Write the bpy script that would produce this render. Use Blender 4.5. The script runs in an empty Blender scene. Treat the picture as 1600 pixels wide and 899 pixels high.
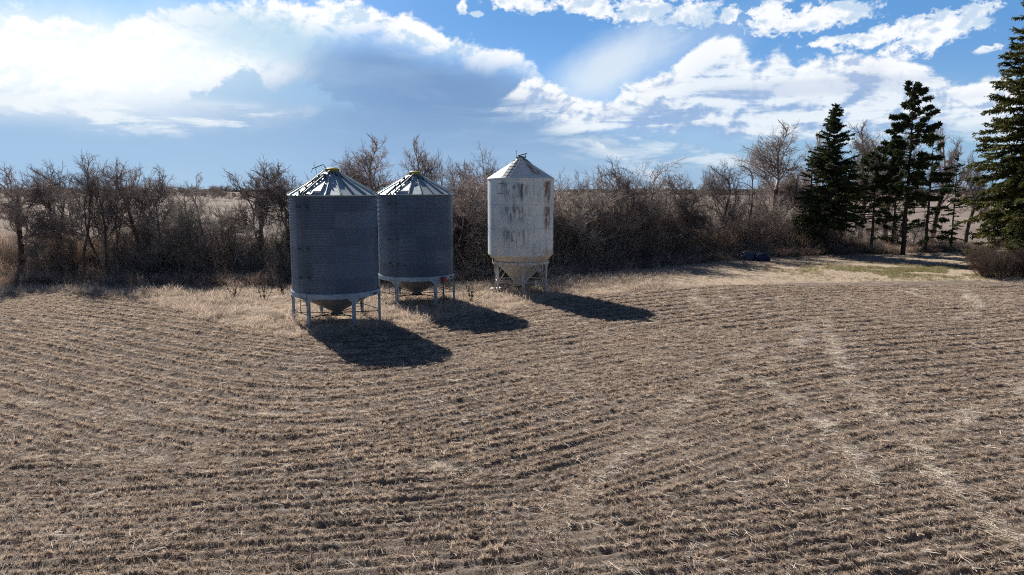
import bpy, math, random
import numpy as np
from mathutils import Vector, Matrix, noise as mnoise

SC = bpy.context.scene
COL = SC.collection
rng = np.random.default_rng(7)
random.seed(7)
R = math.radians

# ---------------------------------------------------------------- camera
CAM_H = 6.25
F_PX, HOR = 1120.0, 297.0
PITCH = math.atan((449.5 - HOR) / F_PX)
cam_d = bpy.data.cameras.new('camera')
cam_d.lens = F_PX / 1600 * 36
cam_d.sensor_width = 36
cam_d.clip_start = 0.1
cam_d.clip_end = 9000
cam = bpy.data.objects.new('camera', cam_d)
COL.objects.link(cam)
cam.location = (0, 0, CAM_H)
cam.rotation_euler = (R(90) - PITCH, 0, 0)
SC.camera = cam

# ---------------------------------------------------------------- sun, view
SUN_AZ, SUN_EL = R(-29), R(35.5)          # azimuth from +Y towards +X
sd = Vector((math.sin(SUN_AZ) * math.cos(SUN_EL), math.cos(SUN_AZ) * math.cos(SUN_EL), math.sin(SUN_EL)))
sun_d = bpy.data.lights.new('sun', 'SUN')
sun_d.energy = 5.0
sun_d.angle = R(0.5)
sun_d.color = (1.0, 0.93, 0.83)
sun = bpy.data.objects.new('sun', sun_d)
COL.objects.link(sun)
sun.rotation_euler = (-sd).to_track_quat('-Z', 'Y').to_euler()
SC.view_settings.view_transform = 'Standard'
SC.view_settings.look = 'None'
SC.view_settings.exposure = 0.68
SC.view_settings.gamma = 1.0
SC.cycles.use_denoising = False
SC.cycles.sample_clamp_indirect = 2.0
SC.cycles.pixel_filter_type = 'BLACKMAN_HARRIS'
SC.cycles.filter_width = 1.1
SC.cycles.max_bounces = 5
SC.cycles.diffuse_bounces = 2
SC.cycles.glossy_bounces = 2
SC.cycles.transparent_max_bounces = 6

# ---------------------------------------------------------------- pixel helpers
cP, sP = math.cos(PITCH), math.sin(PITCH)


def ground(px, py, z=0.0):
    v = (449.5 - py) / F_PX
    rx, ry, rz = (px - 800) / F_PX, cP + v * sP, -sP + v * cP
    t = (z - CAM_H) / rz
    return rx * t, ry * t


def x_at(px, y, z=2.0):
    return (px - 800) / F_PX * (y * cP + (CAM_H - z) * sP)


def z_at(py, y):
    v = (449.5 - py) / F_PX
    return (v * y * cP - y * sP) / (cP + v * sP) + CAM_H


def azel(px, py):
    v = (449.5 - py) / F_PX
    rx, ry, rz = (px - 800) / F_PX, cP + v * sP, -sP + v * cP
    return math.atan2(rx, ry), math.atan2(rz, math.hypot(rx, ry))


# ---------------------------------------------------------------- node helper
class NT:
    def __init__(self, tree):
        self.t = tree
        self.n = tree.nodes
        self.l = tree.links

    def new(self, typ, **kw):
        nd = self.n.new(typ)
        for k, v in kw.items():
            setattr(nd, k, v)
        return nd

    def put(self, sock, v):
        if isinstance(v, bpy.types.NodeSocket):
            self.l.new(v, sock)
        elif v is not None:
            if hasattr(sock, 'default_value'):
                try:
                    sock.default_value = v
                except Exception:
                    sock.default_value = (*v, 1.0) if len(v) == 3 else v

    def m(self, op, a, b=None, c=None, clamp=False):
        nd = self.new('ShaderNodeMath', operation=op, use_clamp=clamp)
        self.put(nd.inputs[0], a)
        if b is not None:
            self.put(nd.inputs[1], b)
        if c is not None:
            self.put(nd.inputs[2], c)
        return nd.outputs[0]

    def ss(self, x, a, b, lo=0.0, hi=1.0):
        nd = self.new('ShaderNodeMapRange', interpolation_type='SMOOTHSTEP')
        self.put(nd.inputs['Value'], x)
        self.put(nd.inputs['From Min'], a)
        self.put(nd.inputs['From Max'], b)
        self.put(nd.inputs['To Min'], lo)
        self.put(nd.inputs['To Max'], hi)
        return nd.outputs['Result']

    def mix(self, f, a, b, blend='MIX'):
        nd = self.new('ShaderNodeMix', data_type='RGBA', blend_type=blend)
        self.put(nd.inputs[0], f)
        self.put(nd.inputs[6], a if isinstance(a, bpy.types.NodeSocket) else (*a[:3], 1))
        self.put(nd.inputs[7], b if isinstance(b, bpy.types.NodeSocket) else (*b[:3], 1))
        return nd.outputs[2]

    def noise(self, vec, scale, detail=4, rough=0.55, dist=0.0, lac=2.0):
        nd = self.new('ShaderNodeTexNoise')
        self.put(nd.inputs['Vector'], vec)
        nd.inputs['Scale'].default_value = scale
        nd.inputs['Detail'].default_value = detail
        nd.inputs['Roughness'].default_value = rough
        nd.inputs['Distortion'].default_value = dist
        nd.inputs['Lacunarity'].default_value = lac
        return nd.outputs['Fac']

    def xyz(self, x, y, z):
        nd = self.new('ShaderNodeCombineXYZ')
        self.put(nd.inputs[0], x)
        self.put(nd.inputs[1], y)
        self.put(nd.inputs[2], z)
        return nd.outputs[0]

    def curve(self, x, pts):
        nd = self.new('ShaderNodeFloatCurve')
        self.put(nd.inputs['Value'], x)
        cu = nd.mapping.curves[0]
        pts = sorted(pts)
        cu.points[0].location = pts[0]
        cu.points[1].location = pts[-1]
        for p in pts[1:-1]:
            cu.points.new(*p)
        nd.mapping.update()
        return nd.outputs[0]

    def ramp(self, x, pts):
        nd = self.new('ShaderNodeValToRGB')
        self.put(nd.inputs[0], x)
        e = nd.color_ramp.elements
        while len(e) < len(pts):
            e.new(0.5)
        for el, (p, c) in zip(e, pts):
            el.position = p
            el.color = (*c, 1)
        return nd.outputs[0]


# ---------------------------------------------------------------- sky
world = bpy.data.worlds.new('World')
SC.world = world
world.use_nodes = True
wt = world.node_tree
wt.nodes.clear()
N = NT(wt)
sky = N.new('ShaderNodeTexSky', sky_type='NISHITA')
sky.sun_disc = False
sky.sun_elevation = SUN_EL
sky.sun_rotation = SUN_AZ
sky.altitude = 500
sky.air_density = 1.0
sky.dust_density = 0.6
sky.ozone_density = 2.0
tc = N.new('ShaderNodeTexCoord')
sep = N.new('ShaderNodeSeparateXYZ')
wt.links.new(tc.outputs['Generated'], sep.inputs[0])
dx, dy, dz = sep.outputs
az = N.m('ARCTAN2', dx, dy)
el = N.m('ARCSINE', dz)
AZ0, AZR, ELR = -0.9, 1.8, 0.6
tt = N.m('DIVIDE', N.m('SUBTRACT', az, AZ0), AZR, clamp=True)


def sky_curve(pts):
    out = []
    for p in pts:
        a, e = azel(*p)
        out.append(((a - AZ0) / AZR, max(0.0, (e + 0.1) / ELR)))
    out = [(0.0, out[0][1])] + out + [(1.0, out[-1][1])]
    return N.m('SUBTRACT', N.m('MULTIPLY', N.curve(tt, out), ELR), 0.1)


def val_curve(pts):           # (pixel x, value)
    out = [((azel(p, 150)[0] - AZ0) / AZR, v) for p, v in pts]
    out = [(0.0, out[0][1])] + out + [(1.0, out[-1][1])]
    return N.curve(tt, out)


# billow / streak coordinates
vp = N.xyz(N.m('MULTIPLY', az, 1.0), N.m('MULTIPLY', el, 1.35), 0.0)
vs = N.xyz(N.m('MULTIPLY', az, 1.0), N.m('MULTIPLY', el, 5.0), 3.1)
nb = N.m('SUBTRACT', N.noise(vp, 9.0, 9, 0.60, 0.4), 0.5)          # big billows
nz = N.m('SUBTRACT', N.noise(vp, 75.0, 6, 0.66, 0.3), 0.5)
nf = N.m('SUBTRACT', N.noise(vp, 30.0, 8, 0.62, 0.3), 0.5)         # small billows
ns = N.m('SUBTRACT', N.noise(vs, 7.0, 8, 0.60, 0.5), 0.5)          # horizontal streaks
nv = N.m('SUBTRACT', N.noise(vp, 4.0, 3, 0.5, 0.2), 0.5)           # very soft
bill = N.m('ADD', N.m('MULTIPLY', nb, 0.085), N.m('ADD', N.m('MULTIPLY', nf, 0.05), N.m('MULTIPLY', nz, 0.022)))
pn = N.m('ADD', N.m('ADD', N.m('MULTIPLY', nb, 0.25), N.m('MULTIPLY', nf, 0.55)), N.m('MULTIPLY', nz, 0.55))

def relief_n(scale, detail, rough, dist, off):
    a_ = N.noise(vp, scale, detail, rough, dist)
    vo = N.new('ShaderNodeVectorMath', operation='ADD')
    wt.links.new(vp, vo.inputs[0])
    vo.inputs[1].default_value = off
    b_ = N.noise(vo.outputs[0], scale, detail, rough, dist)
    return N.m('SUBTRACT', a_, b_)


# lit-side / shaded-side of the billows (sun is up and to the left)
emb1 = relief_n(9.0, 4, 0.55, 0.4, (-0.012, 0.022, 0))
emb2 = relief_n(30.0, 4, 0.6, 0.3, (-0.004, 0.008, 0))
emb = N.m('ADD', N.m('MULTIPLY', emb1, 1.3), emb2)
base = N.mix(1.0, sky.outputs[0], (0.060, 0.083, 0.112), 'MULTIPLY')
# white haze near the horizon
hz = N.ss(el, 0.20, -0.02)
base = N.mix(N.m('MULTIPLY', hz, 0.75), base, (0.31, 0.50, 0.76))
base = N.mix(N.m('MULTIPLY', N.ss(el, 0.08, 0.24), N.m('MULTIPLY', N.ss(az, -0.45, 0.05), 0.75)), base, (0.125, 0.350, 0.72))

# rain veil under the big cloud
vt = sky_curve([(0, 60), (200, 80), (400, 60), (560, 60), (700, 90), (800, 110), (870, 150), (930, 190), (1100, 230), (1300, 260), (1600, 290)])
veil = N.ss(N.m('ADD', N.m('SUBTRACT', vt, el), N.m('MULTIPLY', nb, 0.05)), -0.02, 0.03)
veil = N.m('MULTIPLY', veil, val_curve([(0, 1), (850, 1), (1000, .8), (1250, .55), (1600, .5)]))
vlow = N.ss(el, 0.0, 0.13)
vcol = N.mix(vlow, (0.34, 0.51, 0.73), (0.195, 0.335, 0.575))
vleft = val_curve([(0, 1), (330, .8), (520, .35), (620, 0.0), (1600, 0.0)])
vcol = N.mix(N.m('MULTIPLY', vleft, 0.45), vcol, (0.50, 0.72, 0.92))
vcol = N.mix(N.m('MULTIPLY', N.ss(ns, -0.10, 0.22), 0.22), vcol, (0.48, 0.63, 0.84))
vcol = N.mix(N.m('MULTIPLY', N.ss(nv, -0.12, 0.12), 0.30), vcol, (0.30, 0.48, 0.76))
c0 = N.mix(N.m('MULTIPLY', veil, 0.93), base, vcol)

# thin wisp right of the arch
def blob(px, py, rx, ry, tilt=0.0, amp=0.5, src=None, lo=1.0, hi=0.35):
    a0, e0 = azel(px, py)
    da = N.m('SUBTRACT', az, a0)
    de = N.m('SUBTRACT', el, e0)
    ct, st = math.cos(tilt), math.sin(tilt)
    u = N.m('DIVIDE', N.m('ADD', N.m('MULTIPLY', da, ct), N.m('MULTIPLY', de, st)), rx / F_PX)
    w = N.m('DIVIDE', N.m('SUBTRACT', N.m('MULTIPLY', de, ct), N.m('MULTIPLY', da, st)), ry / F_PX)
    d = N.m('SQRT', N.m('ADD', N.m('MULTIPLY', u, u), N.m('MULTIPLY', w, w)))
    d = N.m('ADD', d, N.m('MULTIPLY', src if src is not None else nb, amp * 3))
    return N.ss(d, lo, hi)


wisp = blob(965, 95, 125, 48, 0.45, 0.35, nb, 1.15, 0.2)
c0 = N.mix(N.m('MULTIPLY', wisp, 0.80), c0, (0.80, 0.89, 0.97))
wisp2 = blob(1090, 85, 130, 45, 0.5, 0.3, nb, 1.15, 0.3)
c0 = N.mix(N.m('MULTIPLY', wisp2, 0.25), c0, (0.70, 0.82, 0.95))

# big bright arch
at = sky_curve([(-200, -60), (100, 25), (190, 38), (250, 8), (400, -2), (500, -8), (560, 4), (610, 30), (640, 28), (680, 48), (740, 66), (790, 72), (830, 92), (860, 125), (880, 165), (910, 210), (960, 240), (1100, 300)])
ab = sky_curve([(-200, 190), (100, 175), (200, 165), (300, 150), (345, 140), (400, 135), (440, 128), (480, 108), (530, 84), (580, 74), (640, 86), (740, 105), (820, 118), (860, 150), (890, 190), (960, 245), (1100, 300)])
top_m = N.ss(N.m('ADD', N.m('SUBTRACT', at, el), N.m('MULTIPLY', bill, 0.9)), -0.004, 0.010)
bot_w = val_curve([(0, .05), (400, .04), (520, .05), (700, .035), (900, .03), (1600, .03)])
bot_m = N.ss(N.m('ADD', N.m('SUBTRACT', el, ab), N.m('MULTIPLY', nb, 0.06)), N.m('MULTIPLY', bot_w, -0.35), bot_w)
arch = N.m('MULTIPLY', top_m, bot_m)
shade = N.ss(N.m('ADD', emb, N.m('MULTIPLY', nb, 0.35)), -0.16, 0.07)
acol = N.mix(shade, (0.66, 0.81, 0.94), (1.05, 1.06, 1.06))
# soft blue-grey hollow inside the arch
hol = blob(430, 68, 170, 44, -0.12, 0.30, nb, 1.2, 0.25)
acol = N.mix(N.m('MULTIPLY', hol, 0.85), acol, (0.42, 0.66, 0.86))
c1 = N.mix(arch, c0, acol)
# sun glow side, streaky base of the left cloud
glow = blob(190, 105, 250, 85, 0.0, 0.25, nb, 1.25, 0.1)
c1 = N.mix(N.m('MULTIPLY', glow, 0.75), c1, (1.10, 1.12, 1.12))
strk = N.m('MULTIPLY', N.ss(ns, 0.02, 0.13), blob(180, 178, 330, 32, 0.0, 0.1, nb, 1.1, 0.4))
c1 = N.mix(N.m('MULTIPLY', strk, 0.8), c1, (0.92, 0.97, 1.0))
# small dark tower in front of the arch
twc = sky_curve([(100, 190), (240, 165), (300, 150), (340, 130), (360, 122), (370, 108), (381, 99), (394, 100), (403, 112), (410, 127), (435, 132), (480, 128), (520, 150), (600, 185), (700, 200)])
tw = N.m('MULTIPLY', N.ss(N.m('ADD', N.m('SUBTRACT', twc, el), N.m('MULTIPLY', pn, 0.065)), -0.003, 0.010), N.ss(el, azel(400, 178)[1], azel(400, 145)[1]))
tw2 = 0.0
c1 = N.mix(N.m('MULTIPLY', N.m('MAXIMUM', tw, tw2), 0.72), c1, (0.36, 0.58, 0.82))

# right-hand cumulus deck
bt = sky_curve([(760, 170), (800, 140), (850, 120), (880, 138), (930, 150), (985, 130), (1010, 125), (1060, 95), (1100, 62), (1125, 55), (1160, 72), (1185, 92), (1220, 82), (1245, 98), (1290, 100), (1330, 86), (1380, 82), (1430, 95), (1480, 112), (1530, 122), (1600, 130), (1750, 120)])
bb = sky_curve([(760, 160), (850, 190), (900, 208), (1000, 222), (1200, 226), (1350, 218), (1600, 208)])
b_top = N.ss(N.m('ADD', N.m('SUBTRACT', bt, el), N.m('MULTIPLY', bill, 0.75)), -0.003, 0.008)
b_bot = N.ss(N.m('ADD', N.m('SUBTRACT', el, bb), N.m('MULTIPLY', ns, 0.10)), -0.020, 0.022)
deck = N.m('MULTIPLY', b_top, b_bot)
depth = N.m('SUBTRACT', bt, el)
crown = N.ss(depth, 0.055, 0.0)
gs = N.ss(N.m('ADD', N.m('ADD', ns, N.m('MULTIPLY', emb, 0.5)), N.m('MULTIPLY', nb, 0.3)), -0.13, 0.06)
gs = N.m('MULTIPLY', gs, N.ss(ns, -0.16, 0.02, 0.35, 1.0))
dcol = N.mix(gs, (0.33, 0.48, 0.74), (0.84, 0.91, 0.98))
dcol = N.mix(N.m('MULTIPLY', crown, N.ss(emb, -0.14, 0.05, 0.25, 1.0)), dcol, (1.02, 1.03, 1.03))
c2 = N.mix(N.m('MULTIPLY', deck, 0.95), c1, dcol)
# grey band low in the deck, white streaks under it
gband = blob(1290, 135, 200, 16, 0.0, 0.35, ns, 1.1, 0.5)
c2 = N.mix(N.m('MULTIPLY', gband, 0.35), c2, (0.36, 0.48, 0.72))
low = N.m('MULTIPLY', N.ss(ns, 0.0, 0.14), blob(1120, 245, 260, 26, 0.0, 0.1, nb, 1.1, 0.3))
c2 = N.mix(N.m('MULTIPLY', low, 0.55), c2, (0.80, 0.88, 0.95))

# fair-weather puffs along the top
pt = sky_curve([(600, -60), (700, -20), (1000, -40), (1600, -60)])
puffs = None
for (px, py, rx, ry, ti) in [(724, 11, 11, 12, 0), (745, 22, 14, 5, 0), (812, 6, 62, 15, -.1), (925, 12, 55, 16, -.2), (1010, 14, 75, 24, 0), (1080, 18, 45, 24, .1),
                             (1143, 22, 18, 14, 0.2), (1200, 30, 40, 26, .3), (1268, 30, 85, 20, .12), (1390, 52, 90, 14, .2), (1478, 44, 75, 22, .35), (1540, 78, 24, 6, .1), (1295, 66, 40, 8, .1)]:
    b = blob(px, py, rx * 0.95, ry * 0.95, ti, 1.25, pn, 1.05, 0.60)
    puffs = b if puffs is None else N.m('MAXIMUM', puffs, b)
pcol = N.mix(N.ss(N.m('ADD', emb, N.m('MULTIPLY', nz, 0.3)), -0.16, 0.08), (0.60, 0.74, 0.90), (1.02, 1.03, 1.04))
c3 = N.mix(N.m('MULTIPLY', puffs, 0.95), c2, pcol)

# the cloudy picture stands ahead; the unseen sky behind and overhead is dimmed to cut fill
front = N.ss(dy, -0.1, 0.35)
deep = N.mix(1.0, sky.outputs[0], (0.040, 0.046, 0.056), 'MULTIPLY')
ahead = N.m('MULTIPLY', front, N.ss(el, 0.50, 0.33))
c4 = N.mix(ahead, deep, c3)
bg = N.new('ShaderNodeBackground')
wt.links.new(c4, bg.inputs[0])
bg.inputs[1].default_value = 0.624      # = 2 ** -exposure
wo = N.new('ShaderNodeOutputWorld')
wt.links.new(bg.outputs[0], wo.inputs[0])


# ---------------------------------------------------------------- materials
def principled(name, rough=0.8, metal=0.0, spec=0.3):
    m = bpy.data.materials.new(name)
    m.use_nodes = True
    nt = NT(m.node_tree)
    b = m.node_tree.nodes['Principled BSDF']
    b.inputs['Roughness'].default_value = rough
    b.inputs['Metallic'].default_value = metal
    b.inputs['Specular IOR Level'].default_value = spec
    return m, nt, b


def simple_mat(name, col, col2=None, scale=6.0, rough=0.8, metal=0.0, spec=0.3, bump=0.0, coord='Object', rand=0.0):
    m, nt, b = principled(name, rough, metal, spec)
    t = nt.new('ShaderNodeTexCoord')
    n = nt.noise(t.outputs[coord], scale, 5, 0.6)
    c = nt.mix(nt.ss(n, 0.35, 0.65), col, col2 or tuple(v * 0.6 for v in col))
    if rand:
        oi = nt.new('ShaderNodeObjectInfo')
        k = nt.ss(oi.outputs['Random'], 0, 1, 1 - rand, 1 + rand)
        g = nt.xyz(k, k, k)
        c = nt.mix(1.0, c, g, 'MULTIPLY')
    nt.put(b.inputs['Base Color'], c)
    if bump:
        bn = nt.new('ShaderNodeBump')
        bn.inputs['Strength'].default_value = bump
        bn.inputs['Distance'].default_value = 0.02
        nt.put(bn.inputs['Height'], n)
        nt.put(b.inputs['Normal'], bn.outputs[0])
    return m


def foliage_mat(name, col, col2, trans=0.25, rand=0.2, scale=1.2):
    m, nt, b = principled(name, 0.75, 0.0, 0.2)
    t = nt.new('ShaderNodeTexCoord')
    n = nt.noise(t.outputs['Object'], scale, 4, 0.7)
    c = nt.mix(nt.ss(n, 0.38, 0.62), col, col2)
    oi = nt.new('ShaderNodeObjectInfo')
    k = nt.ss(oi.outputs['Random'], 0, 1, 1 - rand, 1 + rand)
    c = nt.mix(1.0, c, nt.xyz(k, k, k), 'MULTIPLY')
    nt.put(b.inputs['Base Color'], c)
    tr = nt.new('ShaderNodeBsdfTranslucent')
    nt.put(tr.inputs[0], c)
    ms = nt.new('ShaderNodeMixShader')
    ms.inputs[0].default_value = trans
    nt.l.new(b.outputs[0], ms.inputs[1])
    nt.l.new(tr.outputs[0], ms.inputs[2])
    nt.l.new(ms.outputs[0], nt.n['Material Output'].inputs[0])
    return m


def hashed(nt, a, b, s=17.3):
    """white noise from two integer-like sockets"""
    w = nt.new('ShaderNodeTexWhiteNoise', noise_dimensions='2D')
    nt.put(w.inputs['Vector'], nt.xyz(nt.m('ADD', a, s), nt.m('ADD', b, s * 2), 0.0))
    return w.outputs['Value']


def galvanised(name, seed):
    m, nt, b = principled(name, 0.45, 0.30, 0.5)
    t = nt.new('ShaderNodeTexCoord')
    s = nt.new('ShaderNodeSeparateXYZ')
    nt.l.new(t.outputs['Object'], s.inputs[0])
    ring = nt.m('FLOOR', nt.m('DIVIDE', nt.m('SUBTRACT', s.outputs[2], 1.47), 0.7634))
    ang = nt.m('ARCTAN2', s.outputs[0], s.outputs[1])
    a2 = nt.m('ADD', nt.m('MULTIPLY', ang, 6 / (2 * math.pi)), nt.m('MULTIPLY', ring, 0.5))
    sheet = nt.m('FLOOR', a2)
    h = hashed(nt, ring, sheet, seed)
    hr = hashed(nt, ring, 0.0, seed + 5)
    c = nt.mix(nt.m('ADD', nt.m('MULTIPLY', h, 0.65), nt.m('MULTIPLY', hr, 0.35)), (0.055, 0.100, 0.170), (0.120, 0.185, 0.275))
    sp = nt.noise(nt.xyz(s.outputs[0], s.outputs[1], nt.m('MULTIPLY', s.outputs[2], 0.25)), 5.0, 6, 0.65)
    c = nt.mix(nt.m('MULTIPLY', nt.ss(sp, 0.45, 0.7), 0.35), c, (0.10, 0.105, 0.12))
    # sheet joints
    fa = nt.m('ABSOLUTE', nt.m('SUBTRACT', nt.m('FRACT', a2), 0.5))
    fr = nt.m('ABSOLUTE', nt.m('SUBTRACT', nt.m('FRACT', nt.m('DIVIDE', nt.m('SUBTRACT', s.outputs[2], 1.47), 0.7634)), 0.5))
    j = nt.m('MAXIMUM', nt.m('GREATER_THAN', fa, 0.493), nt.m('GREATER_THAN', fr, 0.478))
    c = nt.mix(nt.m('MULTIPLY', j, 0.35), c, (0.06, 0.065, 0.08))
    nt.put(b.inputs['Base Color'], c)
    nt.put(b.inputs['Roughness'], nt.ss(sp, 0.2, 0.8, 0.36, 0.58))
    return m


M = {}
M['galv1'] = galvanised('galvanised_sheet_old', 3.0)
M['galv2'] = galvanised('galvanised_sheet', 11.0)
M['roof'] = simple_mat('galvanised_roof', (0.50, 0.58, 0.61), (0.38, 0.45, 0.48), 3.0, 0.45, 0.55, 0.5)
M['steel_blue'] = simple_mat('painted_blue_grey_steel', (0.32, 0.44, 0.58), (0.24, 0.34, 0.46), 4.0, 0.5, 0.2, 0.4)
M['hopper'] = simple_mat('hopper_steel', (0.27, 0.28, 0.28), (0.19, 0.20, 0.20), 2.0, 0.5, 0.2, 0.4)
M['dark'] = simple_mat('dark_steel', (0.07, 0.075, 0.08), (0.045, 0.045, 0.05), 8.0, 0.6, 0.4)
M['rung'] = simple_mat('weathered_ladder_steel', (0.16, 0.17, 0.18), (0.10, 0.10, 0.11), 8.0, 0.55, 0.5)
M['yellow'] = simple_mat('faded_yellow_paint', (0.40, 0.33, 0.03), (0.22, 0.19, 0.03), 9.0, 0.6)
M['red'] = simple_mat('faded_red_paint', (0.33, 0.06, 0.04), (0.2, 0.05, 0.04), 9.0, 0.6)
M['hatch'] = simple_mat('pale_hatch_sheet', (0.66, 0.69, 0.70), (0.55, 0.58, 0.60), 3.0, 0.4, 0.3, 0.5)
M['sticker'] = simple_mat('dark_decal', (0.04, 0.05, 0.08), (0.05, 0.06, 0.09), 9.0, 0.5)
M['dark_sheet'] = simple_mat('dark_grey_sheet', (0.05, 0.06, 0.08), (0.09, 0.10, 0.12), 4.0, 0.6, 0.2)
M['white_frame'] = simple_mat('chipped_white_paint', (0.70, 0.73, 0.74), (0.42, 0.36, 0.30), 2.6, 0.6, 0.0, 0.3)
M['bark'] = simple_mat('grey_brown_bark', (0.13, 0.105, 0.092), (0.065, 0.053, 0.047), 5.0, 0.9, 0, 0.1, 0.6, rand=0.35)
M['bark_pale'] = simple_mat('pale_poplar_bark', (0.20, 0.185, 0.155), (0.08, 0.07, 0.06), 3.0, 0.9, 0, 0.1, 0.5, rand=0.2)
M['twig'] = foliage_mat('mauve_grey_twigs', (0.50, 0.435, 0.415), (0.31, 0.268, 0.255), 0.38, 0.25, 0.8)
M['twig_pale'] = foliage_mat('pale_budding_twigs', (0.56, 0.52, 0.48), (0.36, 0.33, 0.30), 0.35, 0.25, 0.9)
M['brush'] = foliage_mat('brown_brush_stems', (0.68, 0.565, 0.49), (0.36, 0.29, 0.25), 0.6, 0.5, 0.7)
M['spruce'] = foliage_mat('spruce_needles', (0.045, 0.075, 0.038), (0.11, 0.125, 0.052), 0.15)
M['spruce_olive'] = foliage_mat('olive_spruce_needles', (0.040, 0.058, 0.020), (0.150, 0.140, 0.045), 0.3, 0.1, 0.9)
M['straw'] = foliage_mat('stubble_straw', (0.58, 0.475, 0.385), (0.29, 0.23, 0.183), 0.40, 0.45, 3.0)
M['straw_pale'] = foliage_mat('bleached_straw', (0.80, 0.73, 0.64), (0.60, 0.53, 0.45), 0.4, 0.25, 3.0)
M['drygrass'] = foliage_mat('dry_grass', (0.64, 0.54, 0.45), (0.46, 0.38, 0.31), 0.4, 0.25, 0.5)
M['greengrass'] = foliage_mat('short_green_grass', (0.26, 0.25, 0.12), (0.45, 0.39, 0.25), 0.4, 0.25, 0.5)
M['weed'] = simple_mat('dead_weed_stems', (0.10, 0.06, 0.045), (0.06, 0.04, 0.03), 4.0, 0.9)
M['far_tree'] = simple_mat('far_off_woods', (0.060, 0.055, 0.055), (0.045, 0.050, 0.040), 0.02, 0.9)


# ---------------------------------------------------------------- mesh helpers
def link(name, me, mat=None, parent=None, smooth=False):
    o = bpy.data.objects.new(name, me)
    COL.objects.link(o)
    if mat is not None:
        me.materials.append(mat)
    if smooth:
        me.polygons.foreach_set('use_smooth', np.ones(len(me.polygons), bool))
    if parent:
        o.parent = parent
    return o


def np_mesh(name, V, Fc):
    V = np.asarray(V, np.float32)
    Fc = np.asarray(Fc, np.int32)
    me = bpy.data.meshes.new(name)
    k = Fc.shape[1]
    me.vertices.add(len(V))
    me.vertices.foreach_set('co', V.ravel())
    me.loops.add(Fc.size)
    me.loops.foreach_set('vertex_index', Fc.ravel())
    me.polygons.add(len(Fc))
    me.polygons.foreach_set('loop_start', np.arange(0, Fc.size, k, dtype=np.int32))
    me.update(calc_edges=True)
    return me


def frames(D):
    D = D / np.maximum(np.linalg.norm(D, axis=1, keepdims=True), 1e-9)
    ref = np.where(np.abs(D[:, 2:3]) > 0.9, np.array([[1.0, 0, 0]]), np.array([[0, 0, 1.0]]))
    U = np.cross(D, ref)
    U /= np.linalg.norm(U, axis=1, keepdims=True)
    return U, np.cross(D, U)


def seg_mesh(name, segs, n=3):
    """segs rows: x0 y0 z0 r0 x1 y1 z1 r1 -> separate tapered tubes in one mesh"""
    S = np.asarray(segs, float).reshape(-1, 8)
    P0, P1 = S[:, 0:3], S[:, 4:7]
    U, W = frames(P1 - P0)
    ph = np.arange(n) * 2 * math.pi / n
    ring = np.cos(ph)[None, :, None] * U[:, None, :] + np.sin(ph)[None, :, None] * W[:, None, :]
    A = P0[:, None, :] + ring * S[:, 3][:, None, None]
    B = P1[:, None, :] + ring * S[:, 7][:, None, None]
    V = np.stack([A, B], 1).reshape(-1, 3)
    base = np.arange(len(S))[:, None] * 2 * n
    i = np.arange(n)
    j = (i + 1) % n
    Fq = np.stack([base + i, base + j, base + n + j, base + n + i], -1).reshape(-1, 4)
    return np_mesh(name, V, Fq)


class MB:
    def __init__(self):
        self.v, self.f = [], []

    def add(self, V, Fs):
        o = len(self.v)
        self.v += [tuple(p) for p in V]
        self.f += [tuple(i + o for i in f) for f in Fs]
        return self

    def box(self, c, s, rot=None):
        V = [Vector((x * s[0] / 2, y * s[1] / 2, z * s[2] / 2)) for x in (-1, 1) for y in (-1, 1) for z in (-1, 1)]
        if rot is not None:
            V = [rot @ p for p in V]
        V = [p + Vector(c) for p in V]
        return self.add(V, [(0, 1, 3, 2), (4, 6, 7, 5), (0, 4, 5, 1), (2, 3, 7, 6), (0, 2, 6, 4), (1, 5, 7, 3)])

    def tube(self, pts, r, n=8, r2=None, caps=True):
        pts = [Vector(p) for p in pts]
        rings = []
        for k, p in enumerate(pts):
            d = (pts[min(k + 1, len(pts) - 1)] - pts[max(k - 1, 0)]).normalized()
            u = d.cross(Vector((0, 0, 1)) if abs(d.z) < 0.9 else Vector((1, 0, 0))).normalized()
            w = d.cross(u)
            rr = r if r2 is None else r + (r2 - r) * k / (len(pts) - 1)
            rings.append([p + (u * math.cos(a) + w * math.sin(a)) * rr for a in [2 * math.pi * i / n for i in range(n)]])
        V = [p for rg in rings for p in rg]
        Fs = []
        for k in range(len(pts) - 1):
            for i in range(n):
                j = (i + 1) % n
                Fs.append((k * n + i, k * n + j, (k + 1) * n + j, (k + 1) * n + i))
        if caps:
            Fs.append(tuple(range(n - 1, -1, -1)))
            Fs.append(tuple((len(pts) - 1) * n + i for i in range(n)))
        return self.add(V, Fs)

    def lathe(self, prof, n=48, cap0=False, cap1=False):
        V, Fs = [], []
        for (r, z) in prof:
            for i in range(n):
                a = 2 * math.pi * i / n
                V.append((r * math.sin(a), r * math.cos(a), z))
        for k in range(len(prof) - 1):
            for i in range(n):
                j = (i + 1) % n
                Fs.append((k * n + i, (k + 1) * n + i, (k + 1) * n + j, k * n + j))
        if cap0:
            Fs.append(tuple(range(n)))
        if cap1:
            Fs.append(tuple((len(prof) - 1) * n + i for i in range(n - 1, -1, -1)))
        return self.add(V, Fs)

    def build(self, name, mat, parent=None, smooth=False, bevel=0.0):
        me = bpy.data.meshes.new(name)
        me.from_pydata([tuple(p) for p in self.v], [], self.f)
        me.validate()
        me.update()
        o = link(name, me, mat, parent, smooth)
        if bevel:
            b = o.modifiers.new('bevel', 'BEVEL')
            b.width = bevel
            b.segments = 2
            b.limit_method = 'ANGLE'
        return o


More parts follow.
